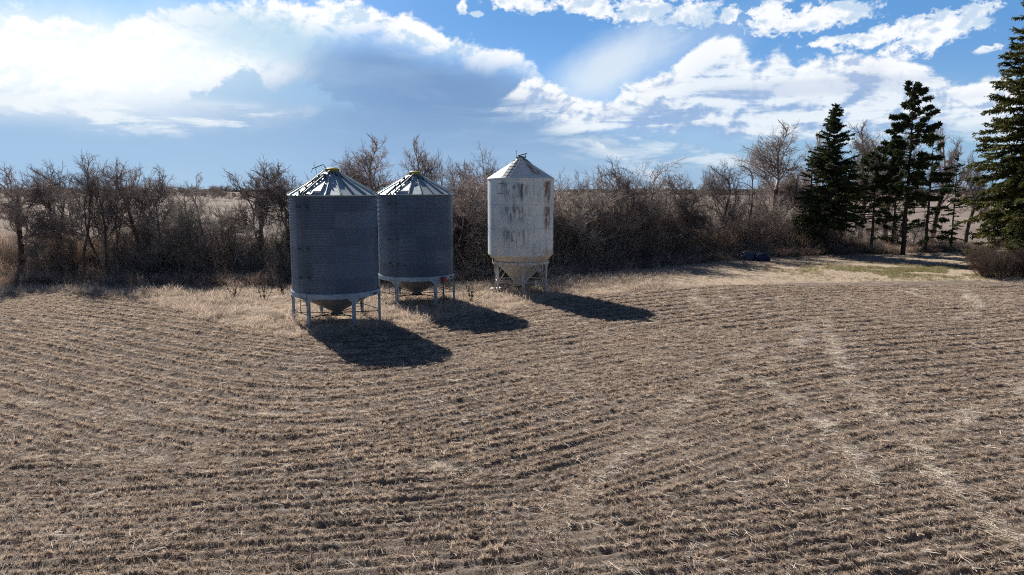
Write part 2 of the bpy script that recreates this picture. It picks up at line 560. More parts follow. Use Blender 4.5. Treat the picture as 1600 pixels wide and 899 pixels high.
def tag(o, label=None, cat=None, group=None, kind=None):
    if label:
        o['label'] = label
    if cat:
        o['category'] = cat
    if group:
        o['group'] = group
    if kind:
        o['kind'] = kind
    return o


def empty(name, loc, rz=0.0):
    o = bpy.data.objects.new(name, None)
    COL.objects.link(o)
    o.location = loc
    o.rotation_euler = (0, 0, rz)
    return o


# ---------------------------------------------------------------- scatter (for uncountable stuff only)
def scatter(name, pts, rot, scl, protos, label, cat, vari=None):
    """pts (n,3), rot (n,3), scl (n,3); protos: list of (mesh) ; one object kind=stuff"""
    pc = bpy.data.collections.new(name + '_sources')
    for i, me in enumerate(protos):
        po = bpy.data.objects.new(me.name, me)
        pc.objects.link(po)
    me = bpy.data.meshes.new(name)
    n = len(pts)
    me.vertices.add(n)
    me.vertices.foreach_set('co', np.asarray(pts, np.float32).ravel())
    for an, arr in (('rot', rot), ('scl', scl)):
        a = me.attributes.new(an, 'FLOAT_VECTOR', 'POINT')
        a.data.foreach_set('vector', np.asarray(arr, np.float32).ravel())
    a = me.attributes.new('pick', 'INT', 'POINT')
    a.data.foreach_set('value', np.asarray(vari if vari is not None else rng.integers(0, len(protos), n), np.int32))
    o = bpy.data.objects.new(name, me)
    COL.objects.link(o)
    ng = bpy.data.node_groups.new(name, 'GeometryNodeTree')
    ng.interface.new_socket('Geometry', in_out='INPUT', socket_type='NodeSocketGeometry')
    ng.interface.new_socket('Geometry', in_out='OUTPUT', socket_type='NodeSocketGeometry')
    gi = ng.nodes.new('NodeGroupInput')
    go = ng.nodes.new('NodeGroupOutput')
    ci = ng.nodes.new('GeometryNodeCollectionInfo')
    ci.inputs['Collection'].default_value = pc
    ci.inputs['Separate Children'].default_value = True
    ci.inputs['Reset Children'].default_value = True
    ip = ng.nodes.new('GeometryNodeInstanceOnPoints')
    ip.inputs['Pick Instance'].default_value = True

    def attr(nm, dt):
        q = ng.nodes.new('GeometryNodeInputNamedAttribute')
        q.data_type = dt
        q.inputs[0].default_value = nm
        return q.outputs[0]
    e2r = ng.nodes.new('FunctionNodeEulerToRotation')
    ng.links.new(attr('rot', 'FLOAT_VECTOR'), e2r.inputs[0])
    ng.links.new(gi.outputs[0], ip.inputs['Points'])
    ng.links.new(ci.outputs[0], ip.inputs['Instance'])
    ng.links.new(attr('pick', 'INT'), ip.inputs['Instance Index'])
    ng.links.new(e2r.outputs[0], ip.inputs['Rotation'])
    ng.links.new(attr('scl', 'FLOAT_VECTOR'), ip.inputs['Scale'])
    ng.links.new(ip.outputs[0], go.inputs[0])
    md = o.modifiers.new('scatter', 'NODES')
    md.node_group = ng
    tag(o, label, cat, kind='stuff')
    return o


# ---------------------------------------------------------------- ground layout
def line_y(pts):
    g = np.array([ground(*p) for p in pts])
    g = g[np.argsort(g[:, 0])]
    return lambda x: np.interp(x, g[:, 0], g[:, 1])


# border between the stubble field and the rough grass
edge_field = line_y([(-120, 457), (0, 458), (150, 460), (215, 464), (290, 487), (370, 511), (450, 523), (500, 527), (560, 521), (640, 512), (720, 492), (800, 484), (870, 466),
                     (950, 459), (1000, 455), (1100, 447), (1250, 441), (1400, 438), (1500, 437), (1600, 441), (1720, 445)])
# foot of the thicket
edge_brush = line_y([(-120, 451), (0, 452), (150, 452), (300, 450), (450, 449), (600, 446), (740, 443), (870, 438), (1000, 426), (1100, 415), (1200, 407), (1330, 401), (1500, 397),
                     (1600, 397), (1720, 400)])

TRACKS = [[(1275, 495), (1262, 515), (1240, 540), (1215, 560), (1205, 575)],
          [(1290, 500), (1310, 560), (1330, 600), (1365, 640), (1418, 685), (1450, 730), (1490, 775), (1570, 835), (1640, 880)],
          [(1150, 585), (1200, 600), (1240, 640), (1300, 678), (1325, 719), (1354, 753)],
          [(1640, 590), (1594, 611), (1525, 641), (1450, 690)],
          [(860, 830), (915, 753), (1017, 680), (1100, 600), (1180, 545), (1262, 505)],
          [(-60, 605), (0, 620), (100, 640), (200, 655), (330, 660)],
          [(-60, 695), (0, 705), (130, 715), (260, 722)],
          [(610, 712), (660, 725), (710, 738)],
          [(310, 642), (440, 650), (560, 640)],
          [(1090, 451), (1085, 465), (1094, 477), (1125, 488)],
          [(1120, 452), (1130, 466), (1150, 478)],
          [(1370, 446), (1409, 455), (1450, 468), (1487, 473), (1510, 467), (1517, 459), (1500, 453)],
          [(1517, 459), (1530, 475), (1521, 489), (1490, 500), (1450, 507), (1337, 511)],
          [(1420, 452), (1450, 458), (1480, 470)]]
TRK = []
for t_ in TRACKS:
    g_ = [np.array(ground(*p)) for p in t_]
    TRK += list(zip(g_[:-1], g_[1:]))


def track_mask(x, y, w=0.20):
    d = np.full(x.shape, 99.0)
    for a, b in TRK:
        ab = b - a
        t = np.clip(((x - a[0]) * ab[0] + (y - a[1]) * ab[1]) / (ab @ ab), 0, 1)
        d = np.minimum(d, np.hypot(x - a[0] - t * ab[0], y - a[1] - t * ab[1]))
    return np.exp(-(d / w) ** 2)


def vnoise(x, y, s, seed=0):
    """cheap smooth value noise (numpy)"""
    x = x * s + seed * 13.7
    y = y * s + seed * 7.1
    xi, yi = np.floor(x), np.floor(y)
    fx, fy = x - xi, y - yi
    fx, fy = fx * fx * (3 - 2 * fx), fy * fy * (3 - 2 * fy)

    def h(a, b):
        v = np.sin(a * 127.1 + b * 311.7 + seed * 74.7) * 43758.5453
        return v - np.floor(v)
    return (h(xi, yi) * (1 - fx) + h(xi + 1, yi) * fx) * (1 - fy) + (h(xi, yi + 1) * (1 - fx) + h(xi + 1, yi + 1) * fx) * fy


ROW = 0.31
BAND = 0.93
CX, CY = -6.5, 50.0


def row_dist(x, y):
    """scalar field whose level lines are the seed rows: bowl round the bins, straight rows far right"""
    u = x + 6.0
    hr = 0.5 * (u + np.sqrt(u * u + 9.0))
    hl = 0.5 * (u - np.sqrt(u * u + 9.0))
    hr = 24 * np.tanh(hr / 24)
    hl = 34 * np.tanh(hl / 34)
    wob = (vnoise(x, y, 0.07, 3) - 0.5) * 0.6 + (vnoise(x, y, 0.5, 5) - 0.5) * 0.04
    jit = (vnoise(x, y, .5, 9) - .5) * .9
    r1 = 60 - (y - 0.84 * hr + 0.68 * hl) / 1.22 + wob          # passes that sweep round the bins
    r2 = 60 - (y - 0.24 * x) + wob                              # later passes on the right
    r3 = 60 - (y - 0.19 * x - 0.004 * x * x) + wob              # and nearest the camera
    xb = np.interp(y, [8, 13, 17.4, 22, 27, 33, 45], [9.3, 9.3, 10.2, 12.0, 12.6, 13.5, 16.0])
    out = np.where(x > xb + jit * .7, r2, r1)
    return np.where(y < pass_edge(x) + jit, r3, out)


pass_edge = line_y([(-120, 690), (0, 700), (130, 712), (260, 722), (450, 735), (620, 722), (720, 742), (900, 770), (1050, 765), (1200, 745), (1354, 740), (1450, 720), (1600, 690), (1720, 680)])


def furrow(x, y, rd):
    """1 in the wheel and implement furrows that part the rows every metre or so"""
    f = np.abs(((rd + 0.5 * ROW) / BAND) % 1.0 - 0.5) * BAND      # takes out every third row
    on = np.clip((vnoise(x, y, 0.22, 81) + 0.4 * vnoise(x, y, 1.1, 82) - 0.30) * 3, 0, 1)
    return np.exp(-(f / (0.065 + 0.05 * np.clip((y - 16) / 12, 0, 1))) ** 2) * on * np.clip(0.30 + (y - 13) / 12, 0.30, 1)


def field_w(x, y):
    return np.clip((edge_field(x) - y) / 0.5 + (vnoise(x, y, 1.2, 2) - 0.5) * 1.6, 0, 1)


def relief(x, y):
    """height of the ground"""
    w = field_w(x, y)
    near = np.clip((60 - y) / 15, 0, 1) * np.clip((45 - np.abs(x)) / 6, 0, 1)
    ph = row_dist(x, y) / ROW * 2 * np.pi
    tr = track_mask(x, y)
    amp = 0.026 * (0.5 + 0.9 * vnoise(x, y, 0.3, 11)) * (1 - 0.8 * tr)
    z = w * near * (-(0.06 + 0.055 * np.clip((y - 18) / 10, 0, 1)) * furrow(x, y, row_dist(x, y)) + (1.0 + 0.9 * np.clip((22 - y) / 8, 0, 1)) * 0.78 * amp * np.cos(ph) + (vnoise(x, y, 2.6, 4) - 0.5) * 0.045 + (vnoise(x, y, 7.0, 6) - 0.5) * 0.045)
    z += (1 - w) * near * ((vnoise(x, y, 1.3, 8) - 0.5) * 0.14 + (vnoise(x, y, 3.0, 12) - 0.5) * 0.08)
    z += near * (vnoise(x, y, 0.15, 14) - 0.5) * 0.12
    return z


# ---------------------------------------------------------------- the ground sheet
xs = np.concatenate([-np.geomspace(5000, 47, 24), np.arange(-46, -32, 0.35), np.arange(-32, 34, 0.072), np.arange(34, 48, 0.35), np.geomspace(49, 5000, 24)])
ys = np.concatenate([[-300, -60, -10, 0, 5], np.arange(8.5, 47, 0.058), np.arange(47, 75, 0.3), np.geomspace(76, 7000, 60)])
X, Y = np.meshgrid(xs, ys)
Zg = relief(X, Y)
nx, ny = len(xs), len(ys)
idx = np.arange(nx * ny).reshape(ny, nx)
Fg = np.stack([idx[:-1, :-1], idx[:-1, 1:], idx[1:, 1:], idx[1:, :-1]], -1).reshape(-1, 4)
gm = np_mesh('ground', np.stack([X, Y, Zg], -1).reshape(-1, 3), Fg)
wf = field_w(X, Y)
gx_, gy_ = ground(1440, 424)
green = np.exp(-(((X - gx_) / 6.5) ** 2 + ((Y - gy_) / 4.2) ** 2)) * np.clip(1.6 * vnoise(X, Y, .5, 21), 0, 1)
far = np.clip((Y - edge_brush(X) - 9) / 6, 0, 1)
for nm, arr in (('a_field', wf), ('a_track', track_mask(X, Y, 0.22) * wf), ('a_green', green), ('a_far', far),
                ('a_row', (0.5 + 0.5 * np.cos(row_dist(X, Y) / ROW * 2 * np.pi)) * (1 - furrow(X, Y, row_dist(X, Y)))), ('a_fur', furrow(X, Y, row_dist(X, Y)))):
    a = gm.attributes.new(nm, 'FLOAT', 'POINT')
    a.data.foreach_set('value', arr.astype(np.float32).ravel())

m, nt, b = principled('ground_soil_and_straw', 0.95, 0, 0.1)
t = nt.new('ShaderNodeTexCoord')
P = t.outputs['Object']


def at_(nm):
    q = nt.new('ShaderNodeAttribute')
    q.attribute_name = nm
    return q.outputs['Fac']


n1 = nt.noise(P, 0.22, 4, 0.6)
n2 = nt.noise(P, 1.6, 6, 0.65)
n3 = nt.noise(P, 14.0, 5, 0.7)
n4 = nt.noise(P, 45.0, 3, 0.7)
soil = nt.mix(nt.ss(n3, 0.35, 0.65), (0.075, 0.060, 0.052), (0.20, 0.165, 0.142))
litter = nt.mix(nt.ss(n4, 0.42, 0.62), (0.24, 0.195, 0.158), (0.54, 0.45, 0.37))
lit_m = nt.m('ADD', nt.m('MULTIPLY', at_('a_row'), 0.42), nt.m('MULTIPLY', nt.ss(n2, 0.36, 0.66), 0.55), clamp=True)
fc = nt.mix(lit_m, soil, litter)
fc = nt.mix(nt.m('MULTIPLY', at_('a_fur'), 0.8), fc, soil)
fc = nt.mix(nt.m('MULTIPLY', nt.ss(nt.noise(P, 0.45, 5, 0.6), 0.50, 0.62), 0.45), fc, (0.13, 0.105, 0.088))
fc = nt.mix(nt.m('MULTIPLY', nt.ss(n1, 0.52, 0.68), 0.35), fc, (0.29, 0.225, 0.165))
fc = nt.mix(nt.m('MULTIPLY', at_('a_track'), 0.28), fc, (0.40, 0.33, 0.255))
gr = nt.mix(nt.ss(n3, 0.35, 0.65), (0.33, 0.26, 0.20), (0.52, 0.43, 0.33))
gr = nt.mix(nt.m('MULTIPLY', nt.ss(n2, 0.5, 0.7), 0.4), gr, (0.20, 0.16, 0.10))
c = nt.mix(at_('a_field'), gr, fc)
c = nt.mix(nt.m('MULTIPLY', at_('a_green'), 0.12), c, nt.mix(nt.ss(n3, .4, .6), (0.19, 0.19, 0.08), (0.33, 0.29, 0.16)))
# open land beyond the belt: broad pinkish tan fields
sp_ = nt.new('ShaderNodeSeparateXYZ')
nt.l.new(P, sp_.inputs[0])
strip = nt.noise(nt.xyz(nt.m('MULTIPLY', sp_.outputs[0], 0.12), sp_.outputs[1], 0.0), 0.02, 4, 0.6)
fl = nt.mix(nt.ss(strip, 0.40, 0.62), (0.19, 0.155, 0.135), (0.30, 0.25, 0.22))
fl = nt.mix(nt.m('MULTIPLY', nt.ss(nt.noise(P, 0.25, 6, 0.7), 0.42, 0.62), 0.5), fl, (0.16, 0.125, 0.10))
c = nt.mix(at_('a_far'), c, fl)
nt.put(b.inputs['Base Color'], c)
bn = nt.new('ShaderNodeBump')
bn.inputs['Strength'].default_value = 0.9
bn.inputs['Distance'].default_value = 0.05
nt.put(bn.inputs['Height'], nt.m('ADD', n3, nt.m('MULTIPLY', n4, 0.5)))
nt.put(b.inputs['Normal'], bn.outputs[0])
go_ = link('ground', gm, m, smooth=True)
tag(go_, 'harvested stubble field with rough dry grass verge', None, kind='structure')


def hgt(x, y):
    return relief(np.atleast_1d(np.asarray(x, float)), np.atleast_1d(np.asarray(y, float)))


# ---------------------------------------------------------------- stubble, straw, grass
def blades(name, n, rad, h, w, lean, mat, seed, flat=False):
    r = np.random.default_rng(seed)
    V, Fs = [], []
    for i in range(n):
        a = r.uniform(0, 6.283)
        d = rad * math.sqrt(r.uniform())
        bx, by = d * math.cos(a), d * math.sin(a) * 0.7
        hh = h * r.uniform(0.5, 1.15)
        la = r.uniform(0, 6.283)
        ll = lean * hh * r.uniform(0.2, 1.2)
        wa = r.uniform(0, 3.14)
        wx, wy = math.cos(wa) * w / 2, math.sin(wa) * w / 2
        if flat:
            z0 = r.uniform(0.005, 0.03)
            L = h * r.uniform(0.5, 1.2)
            ex, ey, ez = bx + math.cos(la) * L, by + math.sin(la) * L, z0 + r.uniform(-0.01, 0.05)
            px_, py_ = -math.sin(la) * w / 2, math.cos(la) * w / 2
            q = [(bx - px_, by - py_, z0), (bx + px_, by + py_, z0 + .004), (ex + px_, ey + py_, ez + .004), (ex - px_, ey - py_, ez)]
        else:
            ex, ey = bx + math.cos(la) * ll, by + math.sin(la) * ll
            q = [(bx - wx, by - wy, -0.02), (bx + wx, by + wy, -0.02), (ex + wx * .8, ey + wy * .8, hh), (ex - wx * .8, ey - wy * .8, hh)]
        o = len(V)
        V += q
        Fs.append((o, o + 1, o + 2, o + 3))
    me = np_mesh(name, V, Fs)
    me.materials.append(mat)
    return me


def visible_points(n, y0, y1, margin=1.06):
    """random ground points in view, density ~ 1/distance so that near and far both stay covered"""
    y = y0 + (y1 - y0) * rng.uniform(0, 1, n) ** 0.95
    hw = y * 800 / F_PX * margin + 0.8
    keep = rng.uniform(0, 1, n) < hw / hw.max()
    y = y[keep]
    hw = hw[keep]
    x = rng.uniform(-1, 1, len(y)) * hw
    return x, y


stub = [blades('stubble_tuft', 15, 0.040, 0.062, 0.009, 0.9, M['straw'], s) for s in range(6)]
loose = [blades('loose_straw', 9, 0.12, 0.15 + 0.03 * s, 0.006, 0, M['straw'] if s < 3 else M['straw_pale'], s + 20, True) for s in range(5)]
x, y = visible_points(260000, 8.8, 47)
k = field_w(x, y) > 0.5
x, y = x[k], y[k]
# snap on to the rows
rd = row_dist(x, y)
gxx = (row_dist(x + .02, y) - rd) / .02
gyy = (row_dist(x, y + .02) - rd) / .02
okg = (np.abs(gxx) < 2.2) & (np.abs(gyy) < 2.2)
x, y, rd, gxx, gyy = x[okg], y[okg], rd[okg], gxx[okg], gyy[okg]
tgt = np.round(rd / ROW) * ROW
st = (tgt - rd) + rng.normal(0, 0.024, len(rd)) * rng.choice([1, 1, 1, 1, 1, 4.5], len(rd))
g2 = gxx ** 2 + gyy ** 2
x, y = x + gxx * st / g2, y + gyy * st / g2
tm = track_mask(x, y)
thin = vnoise(x, y, 0.35, 31) * 0.5 + vnoise(x, y, 1.6, 32) * 0.5
k = (rng.uniform(0, 1, len(x)) > tm * 0.5) & (rng.uniform(0, 1, len(x)) > furrow(x, y, row_dist(x, y)) * 1.3) & (thin + rng.uniform(-.2, .2, len(x)) > 0.27)
x, y = x[k], y[k]
n = len(x)
pts = np.stack([x, y, hgt(x, y)], 1)
sc = (0.55 + 0.62 * rng.uniform(0, 1, n)) * (0.8 + 0.5 * vnoise(x, y, 0.4, 33))
scatter('stubble', pts, np.stack([rng.uniform(-.25, .25, n), rng.uniform(-.25, .25, n), rng.uniform(0, 6.28, n)], 1),
        np.stack([sc, sc, sc], 1), stub, 'short cut stubble standing in curved rows on the field', 'stubble')
x, y = visible_points(150000, 8.8, 46)
k = (field_w(x, y) > 0.3) & (rng.uniform(0, 1, len(x)) < 0.35 + 0.5 * vnoise(x, y, 0.8, 41) + 0.25 * track_mask(x, y, .4))
x, y = x[k], y[k]
xe, ye = [], []
for a, bq in TRK:
    L = np.linalg.norm(bq - a)
    if max(a[1], bq[1]) > 46:
        continue
    c_ = int(L * (60 if a[0] > 12 or a[0] < 0 or (bq - a)[0] < 0 or a[1] > bq[1] else 24))
    tq = rng.uniform(0, 1, c_)
    xe.append(a[0] + (bq[0] - a[0]) * tq + rng.normal(0, .11, c_))
    ye.append(a[1] + (bq[1] - a[1]) * tq + rng.normal(0, .11, c_))
xe, ye = np.concatenate(xe), np.concatenate(ye)
gate = rng.uniform(0, 1, len(xe)) < np.clip(vnoise(xe, ye, 1.3, 55) * 3.0 - 1.2, 0, 1)
xe, ye = xe[gate], ye[gate]
vi = np.concatenate([rng.choice([0, 1, 2, 3], len(x), p=[.28, .26, .28, .18]), rng.integers(3, 5, len(xe))])
x, y = np.concatenate([x, xe]), np.concatenate([y, ye])
n = len(x)
sc = 0.55 + 0.9 * rng.uniform(0, 1, n)
scatter('loose_straw', np.stack([x, y, hgt(x, y) + 0.01], 1), np.stack([rng.uniform(-.2, .2, n), rng.uniform(-.2, .2, n), rng.uniform(0, 6.28, n)], 1),
        np.stack([sc, sc, sc], 1), loose, 'loose pale straw scattered between the stubble rows', 'straw', vi)

# rough dry grass between field and thicket, lying over in the wind
dry = [blades('dry_grass_tuft', 34, 0.22, 0.15, 0.013, 2.0, M['drygrass'], s + 40) for s in range(5)]
x = rng.uniform(-44, 48, 80000)
y = rng.uniform(24, 74, 80000)
w = field_w(x, y)
k = (w < 0.4) & (y < edge_brush(x) + 2.5) & (np.abs(x) < y * .76 + 2)
x, y = x[k], y[k]
gpatch = np.exp(-(((x - gx_) / 6.5) ** 2 + ((y - gy_) / 4.2) ** 2))
right = np.clip((x - 9) / 6, 0, 1)
k = rng.uniform(0, 1, len(x)) > 0.55 * right + 0.3 * gpatch
x, y, gpatch, right = x[k], y[k], gpatch[k], right[k]
n = len(x)
sc = (0.55 + 0.7 * rng.uniform(0, 1, n)) * (0.5 + vnoise(x, y, 0.6, 51)) * (1 - 0.55 * right)
scatter('dry_grass', np.stack([x, y, hgt(x, y)], 1), np.stack([rng.normal(0.1, .35, n), rng.normal(0.25, .35, n), rng.uniform(-.6, .6, n) + rng.integers(0, 2, n) * 3.1], 1),
        np.stack([sc * 1.2, sc * 1.2, sc * .8], 1), dry, 'rough matted dry grass around the bins and along the thicket', 'dry grass')
grn = [blades('green_grass_tuft', 26, 0.18, 0.12, 0.012, 0.5, M['greengrass'], s + 60) for s in range(3)]
x = gx_ + rng.normal(0, 4.8, 4500)
y = gy_ + rng.normal(0, 2.6, 4500)
k = (field_w(x, y) < 0.4) & (vnoise(x, y, .5, 21) > 0.4)
x, y = x[k], y[k]
n = len(x)
sc = 0.6 + 0.6 * rng.uniform(0, 1, n)
scatter('green_grass', np.stack([x, y, hgt(x, y)], 1), np.stack([rng.normal(0, .2, n), rng.normal(0, .2, n), rng.uniform(0, 6.28, n)], 1),
        np.stack([sc, sc, sc], 1), grn, 'patch of short fresh green grass on the verge before the conifers', 'grass')
#@@PART2
# ---------------------------------------------------------------- grain bins
def prism(mb, poly, y0, y1, mat4):
    """poly in local x,z ; extruded along local y ; placed by matrix"""
    n = len(poly)
    V = [mat4 @ Vector((p[0], y0, p[1])) for p in poly] + [mat4 @ Vector((p[0], y1, p[1])) for p in poly]
    Fs = [tuple(range(n)), tuple(range(2 * n - 1, n - 1, -1))]
    for i in range(n):
        j = (i + 1) % n
        Fs.append((i, i + n, j + n, j))
    mb.add(V, Fs)


def polar(r, a, z):
    """a = 0 faces the camera, positive to the right"""
    return Vector((r * math.sin(a), -r * math.cos(a), z))


def roof_bin(loc, mat_wall, legs0, ladder_a, label, arm, seed, decal_a, extra_red=False):
    Rr, zb, ze = 2.135, 1.47, 6.05
    rz = math.atan2(-loc[0], loc[1])
    root = empty('grain_bin', loc, rz)
    tag(root, label, 'grain bin', 'hopper bottom grain bins at the field edge')
    # corrugated wall
    pitch = 0.0694
    prof, k = [], int((ze - zb) / (pitch / 4))
    for i in range(k + 1):
        z = zb + (ze - zb) * i / k
        ringi = min(5, int((z - zb) / 0.7634))
        prof.append((Rr + 0.011 * math.sin(2 * math.pi * (z - zb) / pitch) - 0.003 * (ringi % 2), z))
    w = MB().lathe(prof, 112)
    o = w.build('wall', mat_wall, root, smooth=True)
    # stiffeners/bolts seam strips: narrow vertical lap of each sheet
    # roof: 20 flat panels with raised ribs
    roof = MB()
    npn = 20
    r0, z0, r1, z1 = 2.235, 6.02, 0.20, 7.12
    V, Fs = [], []
    for i in range(npn):
        a = 2 * math.pi * (i + 0.5) / npn
        V += [polar(r0, a, z0), polar(r1, a, z1), polar(r0, a, z0 - 0.05)]
    for i in range(npn):
        j = (i + 1) % npn
        Fs += [(3 * i, 3 * j, 3 * j + 1, 3 * i + 1), (3 * i + 2, 3 * j + 2, 3 * j, 3 * i)]
    roof.add(V, Fs)
    sl = math.hypot(r0 - r1, z1 - z0)
    for i in range(npn):
        a = 2 * math.pi * (i + 0.5) / npn
        p0, p1 = polar(r0 + .01, a, z0), polar(r1, a, z1)
        d = (p1 - p0).normalized()
        s = Vector((math.cos(a), math.sin(a), 0))
        nrm = s.cross(d)
        nrm = nrm if nrm.z > 0 else -nrm
        V = []
        for p in (p0, p1):
            for (u, h) in ((-.022, -.01), (-.016, .055), (.016, .055), (.022, -.01)):
                V.append(p + s * u + nrm * h)
        roof.add(V, [(0, 1, 5, 4), (1, 2, 6, 5), (2, 3, 7, 6), (0, 3, 2, 1), (4, 5, 6, 7)])
    ro = roof.build('roof', M['roof'], root)
    # dark strips of uneven length laid right of the peak
    fl = MB()
    for i, (aa, ln) in enumerate([(-.05, .20), (.25, .42), (.57, .55), (.88, .30), (1.2, .24)]):
        aa0, aa1 = aa, aa + 0.30
        rr = 0.24 + ln
        zz = lambda r_: z1 - (r_ - r1) * (z1 - z0) / (r0 - r1) + 0.012
        fl.add([polar(.2, aa0, zz(.2)), polar(rr, aa0, zz(rr)), polar(rr, aa1, zz(rr)), polar(.2, aa1, zz(.2))], [(0, 1, 2, 3)])
    f = fl.build('peak_sheet', M['dark_sheet'], ro)
    # peak lid
    cap = MB().lathe([(0.30, 7.09), (0.33, 7.11), (0.33, 7.23), (0.26, 7.27), (0.0, 7.29)], 20)
    for i in range(10):
        a = 2 * math.pi * i / 10
        cap.box(polar(0.335, a, 7.16), (0.05, 0.03, 0.13), Matrix.Rotation(a, 3, 'Z'))
    co = cap.build('roof_cap', M['yellow'], root)
    if arm:
        MB().tube([polar(.30, -1.1, 7.22), (-.42, -.1, 7.42), (-.95, -.15, 7.22), (-.99, -.15, 7.05)], 0.022, 6).build('lid_arm', M['dark'], co)
    # skirt ring
    sk = MB().lathe([(Rr + .012, 1.34), (Rr + .055, 1.34), (Rr + .055, 1.54), (Rr + .035, 1.58), (Rr + .02, 1.58)], 96)
    ring = sk.build('skirt_ring', M['steel_blue'], root, smooth=False)
    # hopper cone
    hp = MB().lathe([(Rr + .005, 1.50), (Rr - .03, 1.40), (0.27, 0.50), (0.25, 0.38)], 48, cap1=False)
    ho = hp.build('hopper', M['hopper'], root, smooth=True)
    g = MB().box((0, 0, .36), (.62, .55, .05)).box((0, -.42, .36), (.1, .4, .03))
    g.build('slide_gate', M['dark'], ho)
    # legs with flared gussets
    for i in range(6):
        a = R(legs0 + 60 * i)
        mb = MB()
        T = Matrix.Translation(polar(Rr + .065, a, 0)) @ Matrix.Rotation(a, 4, 'Z')
        poly = [(-.075, 0), (.075, 0), (.075, 1.04), (.13, 1.18), (.34, 1.345), (-.34, 1.345), (-.13, 1.18), (-.075, 1.04)]
        prism(mb, poly, -.012, .0, T)
        for s in (-.067, .067):
            c = T @ Vector((s, .055, .65))
            mb.box(c, (.014, .10, 1.28), Matrix.Rotation(a, 3, 'Z'))
        c = T @ Vector((0, .05, .012))
        mb.box(c, (.30, .26, .024), Matrix.Rotation(a, 3, 'Z'))
        mb.build('leg', M['steel_blue'], root)
        # rod from leg to outlet
        MB().tube([polar(Rr + .02, a, .46), polar(.36, a, .42)], .022, 6).build('brace', M['dark'], root)
    for i in range(6):
        if i in (0, 3):
            continue
        a, a2 = R(legs0 + 60 * i), R(legs0 + 60 * (i + 1))
        MB().tube([polar(Rr, a, .56), polar(Rr, a2, .56)], .018, 6).build('brace', M['dark'], root)
    # wall ladder
    la = R(ladder_a)
    lad = MB()
    rl = Rr + .14
    s = Vector((math.cos(la), math.sin(la), 0))
    for u in (-.21, .21):
        lad.tube([polar(rl, la, .62) + s * u, polar(rl, la, ze - .05) + s * u], .016, 6)
    z = .75
    while z < ze - .1:
        lad.tube([polar(rl, la, z) - s * .21, polar(rl, la, z) + s * .21], .012, 5)
        z += .305
    for z in (2.3, 3.6, 5.5):
        for u in (-.21, .21):
            lad.box(polar(Rr + .08, la, z) + s * u * 1.3, (.14, .16, .05), Matrix.Rotation(la, 3, 'Z'))
    lad.build('wall_ladder', M['rung'], root)
    # roof ladder
    rlad = MB()
    aR = la + .03
    zz = lambda r_: z1 - (r_ - r1) * (z1 - z0) / (r0 - r1) + .13
    s = Vector((math.cos(aR), math.sin(aR), 0))
    for u in (-.20, .20):
        rlad.tube([polar(2.42, aR, zz(2.42) - .05) + s * u, polar(2.24, aR, zz(2.24)) + s * u, polar(.42, aR, zz(.42)) + s * u], .022, 6)
    for q in range(9):
        r_ = 2.36 - q * .23
        rlad.box(polar(r_, aR, zz(r_)), (.42, .045, .025), Matrix.Rotation(aR, 3, 'Z'))
        if q % 2 == 1:
            for u in (-.2, .2):
                rlad.box(polar(r_, aR, zz(r_) - .06) + s * u, (.10, .05, .14), Matrix.Rotation(aR, 3, 'Z'))
    rlad.build('roof_ladder', M['rung'], root)
    # hatch panel
    ah = la + .33
    zz2 = lambda r_: z1 - (r_ - r1) * (z1 - z0) / (r0 - r1) + .07
    hb = MB()
    V = []
    for r_, hw in ((2.02, .27), (1.22, .17)):
        for u in (-hw, hw):
            s = Vector((math.cos(ah), math.sin(ah), 0))
            V += [polar(r_, ah, zz2(r_) - .10) + s * u, polar(r_, ah, zz2(r_)) + s * u]
    hb.add(V, [(1, 3, 7, 5), (0, 1, 5, 4), (2, 6, 7, 3), (0, 2, 3, 1), (4, 5, 7, 6)])
    hb.build('roof_hatch', M['hatch'], ro, bevel=.01)
    # maker's decal on the skirt: small dark block letters too small to read
    dk = MB()
    a = R(decal_a + 4)
    dk.box(polar(Rr + .064, a, 1.44), (.34, .02, .075), Matrix.Rotation(a, 3, 'Z'))
    dk.build('decal', M['sticker'], ring)
    if extra_red:
        a = R(41)
        MB().box(polar(Rr + .15, a, 1.36), (.26, .16, .22), Matrix.Rotation(a, 3, 'Z')).box(polar(Rr + .15, a, 1.49), (.30, .2, .03), Matrix.Rotation(a, 3, 'Z')).build('motor_box', M['red'], root, bevel=.01)
        MB().tube([polar(Rr + .12, a, 1.26), polar(Rr + .12, a, .05)], .05, 6).build('post', M['rung'], root)
    return root


b1 = roof_bin((-8.42, 34.0, 0.0), M['galv1'], 22, -43, 'nearest and largest galvanised corrugated hopper bin, with a bent rod beside its yellow cap', True, 1, 55)
b2 = roof_bin((-5.43, 40.5, 0.0), M['galv2'], 29, -36, 'galvanised corrugated hopper bin in the middle, with a red box by its front right leg', False, 2, 60, True)

b1.scale = (.94, .94, 1)
b2.scale = (.98, .98, 1)
